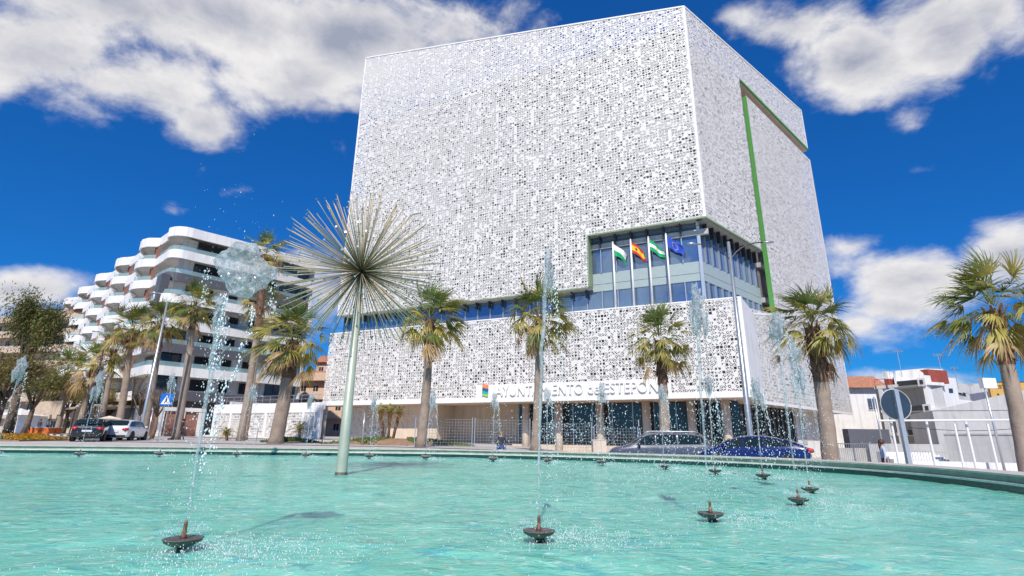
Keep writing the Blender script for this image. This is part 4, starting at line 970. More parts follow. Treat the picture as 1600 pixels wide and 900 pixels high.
def blob(mb,c,rx,ry,rz,seed,amp=.35,sub=3,drip=0):
    import bmesh
    bm=bmesh.new(); bmesh.ops.create_icosphere(bm,subdivisions=sub,radius=1); vs=[]
    for v in bm.verts:
        q=v.co.copy(); n_=1+amp*noise.noise(q*1.6+Vector((seed,0,0)))+amp*.55*noise.noise(q*4.5+Vector((0,seed,0)))+amp*.2*noise.noise(q*11)
        if q.z<0: n_*=1-drip*0.3; 
        q=Vector((q.x*rx,q.y*ry,q.z*rz*(1 if q.z>0 else 1+drip)))*n_; vs.append(c+q)
    mb.smooth=True; mb.add(vs,[tuple(v.index for v in f.verts) for f in bm.faces]); bm.free()
OCT=[(1,0,0),(-1,0,0),(0,1,0),(0,-1,0),(0,0,1),(0,0,-1)]; OF=[(0,2,4),(2,1,4),(1,3,4),(3,0,4),(2,0,5),(1,2,5),(3,1,5),(0,3,5)]
ICO=None
def drop(mb,c,s_):
    a=s_*random.uniform(.35,1.1); b=s_*random.uniform(.35,1.1); mb.smooth=True; mb.add([(c[0]+q[0]*a,c[1]+q[1]*b,c[2]+q[2]*s_*(.7+a/s_)) for q in OCT],OF)
def jet(label,x,y,ztop,seed,crown=.14,crown_h=.35,off=(0,0),ndrop=60,spread=.5,rad=.016,nozz=1.0,dsz=.012):
    random.seed(seed); z0=WZ+.25*nozz
    r=root('water_jet',label,'water jet',(x,y,z0),0,'water jets of the fountain')
    n=40; H=ztop-z0; pts=[];rs=[]
    for i in range(n+1):
        f=i/n; q=Vector((x+off[0]*f*f+.012*noise.noise(Vector((f*9,seed,0)))*f*3,y+off[1]*f*f,z0+H*f)); pts.append(q); rs.append(rad*(.55+1.0*f)*(1+.45*noise.noise(Vector((f*26,seed,3)))))
    mb=MB(); mb.smooth=True; mb.tube(pts,rs,9,jit=.12); part('stream',mb,MT['jet'],r)
    tp=Vector((x+off[0],y+off[1],ztop))
    mb=MB(); blob(mb,tp-Vector((0,0,crown_h*.3)),crown*.62,crown*.62,crown_h*.46,seed,.9,4,.9)
    for k in range(int(ndrop*.9)):
        pass
    for k in range(4):
        a=random.uniform(0,6.28); q=tp+Vector((math.cos(a)*crown*.7,math.sin(a)*crown*.7,-crown_h*random.uniform(.5,1.1))); blob(mb,q,crown*.35,crown*.35,crown_h*.3,seed+k,.6,3,1)
    part('crown_splash',mb,MT['jet'],r)
    # falling veil and droplets
    mb=MB(); side=random.choice((1,1,-1)); wind=.22
    for k in range(ndrop):
        f=random.random()**.8; zz=ztop-H*f; w_=crown*.6+spread*f*.45
        q=(tp.x+wind*spread*f*2+random.gauss(0,w_),tp.y+random.gauss(0,w_),zz); drop(mb,q,dsz*random.uniform(.4,1.7))
    for k in range(int(ndrop*.9)):
        rr=crown*random.gauss(0,.62); a=random.uniform(0,6.28); drop(mb,(tp.x+rr*math.cos(a),tp.y+rr*math.sin(a),tp.z+crown_h*.15-abs(random.gauss(0,.75))*crown_h),dsz*random.uniform(.3,1.0))
    for k in range(ndrop//2): # trailing string of droplets
        f=k/(ndrop/2); q=(tp.x+crown*1.1+.10*f+random.gauss(0,.018),tp.y+random.gauss(0,.03),ztop-crown_h*.6-H*.55*f); drop(mb,q,dsz*random.uniform(.7,2.1)*(1.1-f*.6))
    part('droplets',mb,MT['drop'],r,kind='stuff')
    # splash where the water falls back
    mb=MB()
    for k in range(ndrop):
        a=random.uniform(0,6.28); rr=abs(random.gauss(0,.38)); q=(x+.35+rr*math.cos(a),y+rr*math.sin(a)*1.2-.1,WZ+.02+abs(random.gauss(0,.06))*math.exp(-rr)); drop(mb,q,dsz*random.uniform(.4,1.2))
    for k in range(ndrop//2):
        a=random.uniform(0,6.28); rr=.17*nozz*random.uniform(.6,1.25); drop(mb,(x+rr*math.cos(a),y+rr*math.sin(a),WZ+.15+abs(random.gauss(0,.025))),dsz*random.uniform(.3,.9))
    part('splash',mb,MT['drop'],r,kind='stuff')
JT=[ # nozzle px, top px, crown size, label words
 (287,838,(345,470),.19,.5,'large water jet at left front with a big glassy crown','front left nozzle with rusty spout under the biggest splash'),
 (842,826,(856,404),.075,.40,'tall front jet passing before the palm by the lettering','front middle nozzle under the tall straight jet'),
 (1110,799,(1088,462),.15,.52,'jet with thick rounded crown left of the street lamp','nozzle with a wet pale dish, third of the front row from the left'),
 (1247,777,(1213,498),.17,.42,'jet with umbrella shaped crown just right of the street lamp','nozzle in front of the blue car, nearest to the right side'),
 (1265,761,(1240,545),.20,.9,'jet with a wide hanging veil before the wind-blown palm','nozzle at the far right, just behind its nearest neighbour'),
 (1192,742,(1180,597),.20,.65,'jet in front of the blue car with a drooping crown','pale nozzle in front of the blue car roof'),
 (1117,735,(1107,590),.16,.6,'jet in front of the gap between the two cars','small nozzle in front of the gap between the two parked cars'),
 (1038,728,(1034,606),.16,.5,'jet rising before the windows of the grey car','small nozzle before the middle of the grey car'),
 (940,722,(940,603),.22,.55,'jet before the concrete block and the dark entrance','small nozzle before the pale concrete block'),
 (855,717,(855,612),.18,.5,'low jet before the left part of the dark entrance','small nozzle in front of the second palm'),
 (770,717,(773,618),.18,.5,'jet beside the seated man below the wavy emblem','small nozzle before the seated man'),
 (665,712,(677,616),.20,.7,'jet just right of the palm before the stone wall','small splashing nozzle at the palm before the stone wall'),
 (577,712,(585,622),.17,.5,'jet before the planting mound right of the sculpture pole','small nozzle right of the sculpture pole'),
 (478,708,(487,618),.20,.5,'thin jet before the garden wall left of the sculpture pole','small nozzle left of the sculpture pole'),
 (370,707,(396,604),.22,.6,'thin jet before the leaning trunk of the slim tall palm','small nozzle in front of the tall slim palm'),
 (250,706,(270,588),.20,.55,'thin jet before the blue crossing sign','small nozzle before the blue crossing sign'),
 (125,708,(157,588),.26,.9,'jet with spread glittering crown before the two hatchbacks','small nozzle in front of the black hatchback'),
 (-8,712,(36,566),.30,.9,'slanting looking jet at the left edge by the flower bed','small nozzle at the left edge by the flower bed'),
]
for i,(nx,ny,tp,cr_,ch,lb,nl_) in enumerate(JT):
    zr=.54+.115; p=atz(nx,ny,zr)
    if i>=9: 
        # keep the far ones on the curved row just inside the rim
        Yr=.8*{9:27.0,10:28.2,11:29.3,12:29.8,13:30.2,14:30.0,15:29.3,16:27.6,17:27.0}[i]; p=at(nx,ny,Yr)
    x,y=p.x,p.y; h=at(tp[0],tp[1],y).z
    sc_=.62 if i<5 else .75
    nozzle(nl_,x,y,sc_)
    near=i<5
    jet(lb,x,y,h,100+i,cr_*.8 if i else .05,ch*.8 if i else .2,((at(tp[0],tp[1],y).x-x) if i not in (0,) else at(345,470,y).x-x,0),{0:420,1:420,2:380,3:420,4:420}.get(i,170),0.20 if near else .24,.017 if near else .017,1.0,.005 if i<3 else (.0062 if i<5 else .0115))
# big glassy splash on top of the left front jet
p0=atz(287,838,.7); Y0=p0.y
r=root('water_splash','large glassy sheet of splashing water beside the tall slim palm top','water splash',tuple(at(380,430,Y0)))
import bmesh
random.seed(5)
px=[(372,376),(396,378),(402,400),(420,412),(436,418),(432,432),(418,446),(402,462),(382,466),(362,460),(352,440),(338,424),(330,398),(350,388)]
bm=bmesh.new(); bmesh.ops.create_icosphere(bm,subdivisions=5,radius=1); vs=[]
cen=at(383,424,Y0)
for v in bm.verts:
    q=v.co.copy(); a=math.atan2(q.z,q.x)
    # outline radius in the sheet plane, from control points
    best=None
    pr=[(math.atan2(-(py-424),(pxx-383)),math.hypot(py-424,pxx-383)) for pxx,py in px]; pr.sort()
    for k in range(len(pr)):
        a0,r0_=pr[k-1]; a1,r1=pr[k]
        if k==0: a0-=2*PI
        if a0<=a<=a1 or (k==0 and a>pr[-1][0] and False): best=lerp(r0_,r1,(a-a0)/(a1-a0)); break
    if best is None: a0,r0_=pr[-1]; a1,r1=pr[0][0]+2*PI,pr[0][1]; best=lerp(r0_,r1,(a-a0)/(a1-a0))
    rad=best*Y0/802*1.0; rho=math.sqrt(q.x*q.x+q.z*q.z)
    wob=1+.12*noise.noise(q*3)+.08*noise.noise(q*8)
    th=.075*(1+.7*noise.noise(q*2.3+Vector((4,0,0))))+.04*noise.noise(q*9)
    vs.append(cen+Vector((q.x*rad*wob,q.y*th+.05*noise.noise(Vector((q.x*2,q.z*2,7)))+.025*noise.noise(Vector((q.x*7,q.z*7,1))),q.z*rad*wob)))
mb=MB(); mb.smooth=True; mb.add(vs,[tuple(v.index for v in f.verts) for f in bm.faces]); bm.free(); part('sheet',mb,MT['jet'],r)
for (path,rr0) in (([(352,460),(345,500),(337,560),(330,620),(322,690),(312,740)],.011),([(398,470),(388,520),(372,570),(352,610),(338,660),(335,700)],.012),([(428,430),(424,470),(430,490)],.008),([(332,400),(322,440),(318,470)],.008)):
    mb=MB(); 
    for j in range(len(path)-1):
        for k in range(26):
            f=random.random(); q=at(lerp(path[j][0],path[j+1][0],f)+random.gauss(0,3),lerp(path[j][1],path[j+1][1],f),Y0+random.gauss(0,.05)); drop(mb,q,rr0*random.uniform(.3,1.25))
    part('falling_drops',mb,MT['drop'],r,kind='stuff')
mb=MB()
for k in range(260):
    q=at(random.gauss(370,42),random.gauss(450,75),Y0+random.gauss(0,.25)); drop(mb,q,.004*random.uniform(.4,1.5))
part('fine_spray',mb,MT['drop'],r,kind='stuff')
# spray drifting over the right half of the pool
random.seed(77); mb=MB()
for k in range(1500):
    f=random.random(); x=random.gauss(.8,.65)+f*3.4; y=5.6+f*7+random.gauss(0,1.3); z=WZ+.04+abs(random.gauss(0,.6))
    drop(mb,(x,y,z),.0065*random.uniform(.3,1.25)*(abs(y)/8))
for k in range(1700):
    u=random.gauss(900,50) if random.random()<.5 else random.gauss(1170,80); v=random.gauss(665,32); q=at(u,v,random.uniform(8,12))
    if q.z>WZ+.05: drop(mb,q,.009*random.uniform(.3,1.25))
o=part('spray',mb,MT['drop']); tag(o,'fine drifting spray of droplets over the right half of the pool','water spray',kind='stuff')
# foam flecks on the water near the falling drops
mb=MB(); random.seed(31)
for (cx,cy,n_,s_) in [(atz(430,860,WZ).x,atz(430,860,WZ).y,700,.45),(atz(900,845,WZ).x,atz(900,845,WZ).y,700,.38),(atz(1190,815,WZ).x,atz(1190,815,WZ).y,600,.5),(atz(1330,800,WZ).x,atz(1330,800,WZ).y,500,.5),(atz(300,885,WZ).x,atz(300,885,WZ).y,500,.4)]:
    for k in range(n_):
        x=cx+random.gauss(0,s_*1.2); y=cy+random.gauss(0,s_*.8); drop(mb,(x,y,WZ+random.random()**3*.10),.0045*random.uniform(.4,1.5))
o=part('foam',mb,MT['drop']); tag(o,'white foam and bouncing drops on the turquoise water near the front nozzles','foam',kind='stuff')

# ------------------------------------------------------------------ flags
MT['fw']=simple('flag_white',(.80,.80,.80),.7); MT['fg']=simple('flag_green',(.0,.34,.12),.7); MT['fr']=simple('flag_red',(.60,.02,.02),.7); MT['fy']=simple('flag_yellow',(.80,.50,.02),.7); MT['fb']=simple('flag_blue',(.01,.06,.45),.7); MT['fs']=simple('flag_star_yellow',(.85,.65,.05),.6)
def flag(label,flabel,u,vtop,bands,kind,k):
    p=MF@Vector((0,-.0,0)); d=dF
    b=onp(u,480,(p.x-.435*-.0,p.y+.6),(d.x,d.y)); x,y=b.x,b.y; zt=at(u-(480-vtop)*.055*0,vtop,y).z
    # pole top pixel is slightly left because verticals converge; keep the pole vertical
    r=root('flagpole',label,'flagpole',(x,y,12.7),0,'flagpoles on the podium terrace'); mb=MB(); mb.smooth=True; mb.tube([(x,y,12.6),(x,y,zt)],[.10,.075],12); part('pole',mb,MT['trim'],r)
    mb=MB(); mb.smooth=True; mb.lathe([(.01,-.1),(.09,0),(.01,.1)],10,T(x,y,zt+.08)); part('finial',mb,MT['trim'],r)
    fr=root('flag',flabel,'flag',(x,y,zt-.4),0,'flags flying from the podium'); L=1.75; H=1.05; n=16; m_=12
    mb=MB(); mb.smooth=True; vs=[];fs=[]
    for j in range(m_+1):
        for i in range(n+1):
            f=i/n; h=j/m_; drp=-.95*f**1.15*L*.62+.10*math.sin(f*6+k)*f; sh=.18*math.sin(f*7+k+h*1.3)*f**.7
            vs.append((x+.09+f*L*.66-(.12*math.sin(h*3+k)*f),y+sh*1.2-f*.25,zt-.12-h*H*(1-.05*f)+drp))
    for j in range(m_):
        for i in range(n): 
            bi=0
            for q,t_ in enumerate(bands): 
                if (j+.5)/m_>t_: bi=q
            mb.cur=bi; a=j*(n+1)+i; mb.add([],[]); fs.append(((a,a+1,a+n+2,a+n+1),bi))
    b0=len(mb.v); mb.v+= [Vector(v) for v in vs]
    for f,bi in fs: mb.f.append([b0+q for q in f]); mb.mi.append(bi); mb.sm.append(True)
    ms={'g':[MT['fw'],MT['fg']],'s':[MT['fr'],MT['fy'],MT['fr']],'a':[MT['fg'],MT['fw'],MT['fg']],'e':[MT['fb']]}[kind]
    part('cloth',mb,ms,fr)
    def surf(f,h,o_): 
        drp=-.95*f**1.15*L*.62+.10*math.sin(f*6+k)*f; sh=.18*math.sin(f*7+k+h*1.3)*f**.7
        return Vector((x+.09+f*L*.66-(.12*math.sin(h*3+k)*f),y+sh*1.2-f*.25-o_,zt-.12-h*H*(1-.05*f)+drp))
    if kind=='e':
        mb=MB()
        for q in range(12):
            a=q*PI/6; c_=(.5+.20*math.cos(a),.5+.30*math.sin(a)); pts=[surf(c_[0]+(.035 if w%2==0 else .015)*math.sin(w*PI/5),c_[1]-(.055 if w%2==0 else .022)*math.cos(w*PI/5),.012) for w in range(10)]; mb.add(pts,[tuple(range(10))])
        part('stars',mb,MT['fs'],fr)
    if kind=='s':
        mb=MB(); mb.cur=0; pts=[surf(.33+.07*math.cos(w*PI/6),.5+.14*math.sin(w*PI/6),.012) for w in range(12)]; mb.add(pts,[tuple(range(12))]); part('crest',mb,MT['ybrown'],fr)
    if kind=='a':
        mb=MB(); pts=[surf(.5+.05*math.cos(w*PI/6),.5+.12*math.sin(w*PI/6),.012) for w in range(12)]; mb.add(pts,[tuple(range(12))]); part('crest',mb,MT['fy'],fr)
flag('leftmost white flagpole on the terrace','white and green flag, leftmost of the four',962,380,[0,.5],'g',0)
flag('second flagpole from the left carrying the red and yellow flag','red and yellow striped flag with a dark crest',991,376,[0,.25,.75],'s',1)
flag('third flagpole from the left carrying the green striped flag','green flag with a white middle stripe',1020,372,[0,.33,.67],'a',2)
flag('rightmost white flagpole beside the corner glazing','blue flag with a circle of yellow stars',1049,367,[0],'e',3)

# ------------------------------------------------------------------ street lamps and poles
def ztop(u,v,Y): return at(u,v,Y).z
def lamp(label,ub,ut,vt,Y,r0,double,mt):
    b=at(ub,700,Y); t_=at(ut,vt,Y); z0=gz(b.x,b.y); x,y=t_.x,Y
    r=root('street_lamp',label,'street lamp',(x,y,z0),0,None); mb=MB(); mb.smooth=True; mb.tube([(x,y,z0),(x,y,z0+1.2),(x,y,t_.z)],[r0*1.25,r0,r0*.55],12); part('pole',mb,mt,r)
    arms=((-1,1.75),(1,1.95)) if double else ((-1,1.0),)
    for s_,L in arms:
        mb=MB(); mb.smooth=True; pts=[]
        for i in range(13):
            f=i/12; a=f*PI/2; base=t_.z-(1.0 if double else .2); pts.append((x+s_*L*(1-math.cos(a))*.62+s_*L*.38*f,y,base-.15+1.0*math.sin(a)*(1 if s_<0 else 1.15)))
        mb.tube(pts,.035,8); a_=part('arm',mb,MT['darkmetal'] if double else mt,r)
        e=pts[-1]; mb=MB(); mb.smooth=True; mb.tube([e,(e[0]+s_*.28,y,e[2]+.02),(e[0]+s_*.6,y,e[2]+.02)],[.04,.09,.05],8); part('lamp_head',mb,MT['steel'],a_)
    mb=MB(); mb.box((x-.22,y-.22,z0-.1),(x+.22,y+.22,z0+.06)); part('base_plate',mb,MT['steel'],r)
lamp('tall street lamp with two curved arms before the glass corner',1158,1138,378,27,.15,True,MT['steel'])
lamp('plain grey lamp post leaning past the yellow leaved palm',213,262,470,40,.13,False,MT['steel'])
lamp('thin dark lamp post behind the black hatchback palms',146,166,528,52,.12,False,MT['darkmetal'])
def pole(name,label,cat,pts,rad,mt,group=None):
    mb=MB(); mb.smooth=True; mb.tube(pts,rad,10); o=part(name,mb,mt); tag(o,label,cat,group); return o
# crossing sign
p=at(256,690,36); z0=gz(p.x,p.y); tz=at(261,625,36); r=root('crossing_sign','blue square pedestrian crossing sign on a thin post','road sign',(tz.x,36,z0))
mb=MB(); mb.tube([(tz.x-.1,36,z0),(tz.x-.1,36,tz.z+.5)],.035,8); part('post',mb,MT['steel'],r)
SX=tz.x+.0; mb=MB(); mb.box((SX-.42,35.93,tz.z-.38),(SX+.42,35.96,tz.z+.42)); part('panel',mb,simple('sign_blue',(.01,.13,.50),.4),r)
mb=MB(); mb.slab([(SX-.33,tz.z-.28),(SX+.33,tz.z-.28),(SX,tz.z+.32)],35.915,35.927); part('triangle',mb,MT['trim'],r)
mb=MB(); 
mb.slab([(SX-.02,tz.z+.1),(SX+.06,tz.z+.1),(SX+.06,tz.z+.18),(SX-.02,tz.z+.18)],35.90,35.912)
mb.slab([(SX-.05,tz.z-.07),(SX+.06,tz.z-.07),(SX+.07,tz.z+.08),(SX-.04,tz.z+.08)],35.90,35.912)
mb.slab([(SX-.13,tz.z-.22),(SX-.07,tz.z-.22),(SX+.03,tz.z-.075),(SX-.05,tz.z-.075)],35.90,35.912)
mb.slab([(SX+.09,tz.z-.22),(SX+.15,tz.z-.22),(SX+.06,tz.z-.075),(SX+.035,tz.z-.075)],35.90,35.912)
part('walking_figure',mb,MT['darkmetal'],r)
# round sign seen from behind
Yr=19.0; p=at(1414,740,Yr); c_=at(1403,632,Yr); z0=gz(p.x,p.y)-.2; r=root('round_sign','back of a round traffic sign on a square post','road sign',(p.x,Yr,z0))
rr=.55; mb=MB(); mb.smooth=False; n=40; mb.slab([(c_.x-.02+rr*math.cos(2*PI*i/n),c_.z+rr*math.sin(2*PI*i/n)) for i in range(n)],Yr+.08,Yr+.11); part('disc',mb,simple('blue_grey_sign_back',(.03,.055,.085),.8,spec=.2),r)
mb=MB(); n=40; mb.smooth=True; mb.tube([(c_.x-.02+rr*math.cos(2*PI*i/n),Yr+.085,c_.z+rr*math.sin(2*PI*i/n)) for i in range(n+1)],.018,6); part('disc_rim',mb,MT['greyrender'],r)
mb=MB(); mb.slab([(c_.x-.075,z0),(c_.x+.075,z0),(c_.x+.075,c_.z+rr*.97),(c_.x-.075,c_.z+rr*.97)],Yr-.06,Yr+.07); part('post',mb,MT['alu'],r)

# ------------------------------------------------------------------ fences, bollards, blocks
def fpt(x,y): q=MF@Vector((x,y,0)); return q.x,q.y
def mesh_fence(label,u0,u1,Y0_,Y1_,k):
    a=at(u0,700,Y0_); b=at(u1,700,Y1_); d=Vector((b.x-a.x,b.y-a.y)); L=d.length; Mx=T(a.x,a.y,0,math.atan2(d.y,d.x)); za=gz(a.x,a.y); 
    r=root('mesh_fence',label,'mesh fence',(a.x,a.y,za),0,'welded mesh fence panels along the pool pavement')
    for x in (0,L-.0): mb=MB(); mb.tube([(x,0,za-.2),(x,0,za+1.95)],.03,6); part('post',mb,MT['alu'],r,Mx)
    mb=MB(); nx=int(L/.19)
    for i in range(nx+1): x=L*i/nx; mb.box((x-.006,-.004,za+.08),(x+.006,.004,za+1.85))
    for j in range(10): z=za+.1+j*.19; mb.box((0,-.012,z-.006),(L,-.005,z+.006))
    part('wire_mesh',mb,MT['steel'],r,Mx)
fx=[645,739,830,927,1000,1085]
for i in range(5): mesh_fence(['mesh fence panel before the niche of the stone wall','mesh fence panel behind the seated man','mesh fence panel before the left entrance glass','mesh fence panel just right of the concrete block','mesh fence panel behind the roof of the grey car'][i],fx[i]+2,fx[i+1]-2,36.5-i*.3,36.4-i*.3,i)
for i,(u,Y,h,lb) in enumerate([(565,37,2.2,'white post at the left end of the mesh fence'),(502,37,2.0,'dark thin post between garden wall and mound'),(399,38,1.7,'white post before the garden wall'),(227,38,2.1,'white post beside the lamp post trunk'),(1000,36,2.6,'slim post next to the palm before the lettering end')]):
    p=at(u,700,Y); z0=gz(p.x,p.y); pole('post',lb,'post',[(p.x,Y,z0-.1),(p.x,Y,z0+h)],.035,MT['darkmetal'] if i==1 else MT['alu'])
# pale concrete block
p=at(936,705,30); z0=gz(p.x,p.y); r=root('concrete_block','pale square concrete block standing before the entrance','block',(p.x,30,z0)); mb=MB(); mb.box((p.x-.37,29.7,z0-.1),(p.x+.37,30.3,at(936,688,30).z)); part('body',mb,MT['beige'],r); mb=MB(); mb.box((p.x-.39,29.68,at(936,688,30).z),(p.x+.39,30.32,at(936,688,30).z+.04)); part('top',mb,MT['ledge'],r)
# railing on the right behind palm
def railing(label,u0,u1,Y0_,Y1_,h,step,mt,zb=0):
    a=at(u0,705,Y0_); b=at(u1,705,Y1_); d=Vector((b.x-a.x,b.y-a.y)); L=d.length; Mx=T(a.x,a.y,0,math.atan2(d.y,d.x)); z=gz(a.x,a.y)+zb
    r=root('railing',label,'railing',(a.x,a.y,z)); mb=MB(); mb.tube([(0,0,z+h),(L,0,z+h)],.03,6); mb.tube([(0,0,z+.12),(L,0,z+.12)],.02,6); part('rails',mb,mt,r,Mx)
    mb=MB(); n=int(L/step)
    for i in range(n+1): x=L*i/n; mb.box((x-.012,-.012,z),(x+.012,.012,z+h))
    part('bars',mb,mt,r,Mx)
railing('grey bar railing between the wind-blown palm and the walking woman',1302,1372,34,38,1.5,.28,MT['steel'])
railing('bar railing before the steps of the balcony house',1420,1476,40,40,1.0,.2,MT['alu'])
# low walls and kerbs on the right
p=at(1372,700,40); r=root('low_wall','low grey wall with dark hedge top beyond the bar railing','wall',(at(1310,700,44).x,44,0))
a=at(1300,700,46); b=at(1420,700,46); mb=MB(); mb.box((a.x,46,-.5),(b.x,46.4,1.0)); part('wall',mb,MT['concrete'],r); mb=MB(); mb.box((a.x+2,46.6,.9),(b.x-1,47.4,2.6)); part('hedge_panel',mb,MT['greyclad'],r)
a=at(1395,712,34); b=at(1720,712,30); r=root('low_wall','long low white plinth running under the white frame posts','wall',(a.x,34,-.2)); mb=MB(); Mx=T(a.x,a.y,0,math.atan2(b.y-a.y,b.x-a.x)); L=math.hypot(b.x-a.x,b.y-a.y); mb.box((0,0,-.5),(L,.4,.42)); part('wall',mb,MT['white2'],r,Mx)
a=at(1435,705,41); r=root('garden_steps','pale wide steps in front of the balcony house','steps',(a.x,41,0)); 
for k in range(4): mb=MB(); mb.box((a.x-2.0,41+k*.45,-.4),(a.x+2.3,41.5+k*.45,.30+k*.16)); part('step',mb,MT['white2'],r)
# long grey wall behind
a=at(1480,705,40); b=at(1760,705,33); Mx=T(a.x,a.y,0,math.atan2(b.y-a.y,b.x-a.x)); L=math.hypot(b.x-a.x,b.y-a.y); r=root('boundary_wall','long light grey boundary wall behind the white frame','wall',(a.x,a.y,0)); mb=MB(); mb.box((0,0,-.5),(L,.3,2.1)); part('wall',mb,MT['greyrender'],r,Mx); mb=MB(); mb.box((0,-.05,2.1),(L,.35,2.2)); part('cap',mb,MT['concrete'],r,Mx)
# white pergola frame
r=root('pergola_frame','white tubular frame with thin top beam right of the round sign','frame',tuple(at(1440,720,27)))
Yp=27; zt=at(1450,656,Yp).z
xa=at(1386,658,Yp).x; xb=at(1640,658,Yp-3).x
mb=MB(); mb.tube([(xa,Yp+.6,zt-.05),(xb,Yp-2.6,zt-.05)],.05,8); part('beam',mb,MT['trim'],r)
for (u,v0,Yq) in ((1392,657,27.5),(1447,657,26.8),(1508,656,26),(1490,658,30),(1541,655,30)):
    t_=at(u,v0,Yq); zb_=gz(t_.x,Yq)
    mb=MB(); mb.tube([(t_.x,Yq,-.2),(t_.x,Yq,zt-.05)],.055,8); part('post',mb,MT['trim'],r)
t_=at(1537,600,31); b_=at(1560,715,31)
r=root('street_lamp','slim floodlight post with square white lamp left of the yellow sign','street lamp',(t_.x,31,0)); mb=MB(); mb.smooth=True; mb.tube([(t_.x,31,-.2),(t_.x,31,t_.z)],[.07,.045],10); part('pole',mb,MT['alu'],r); mb=MB(); mb.box((t_.x-.1,30.9,t_.z-.25),(t_.x+.7,31.2,t_.z+.35)); part('lamp_head',mb,MT['trim'],r)
t_=at(1365,620,42); pole('post','grey thin post before the small terracotta fronted house','post',[(t_.x,42,-.2),(t_.x,42,t_.z)],.06,MT['steel'])

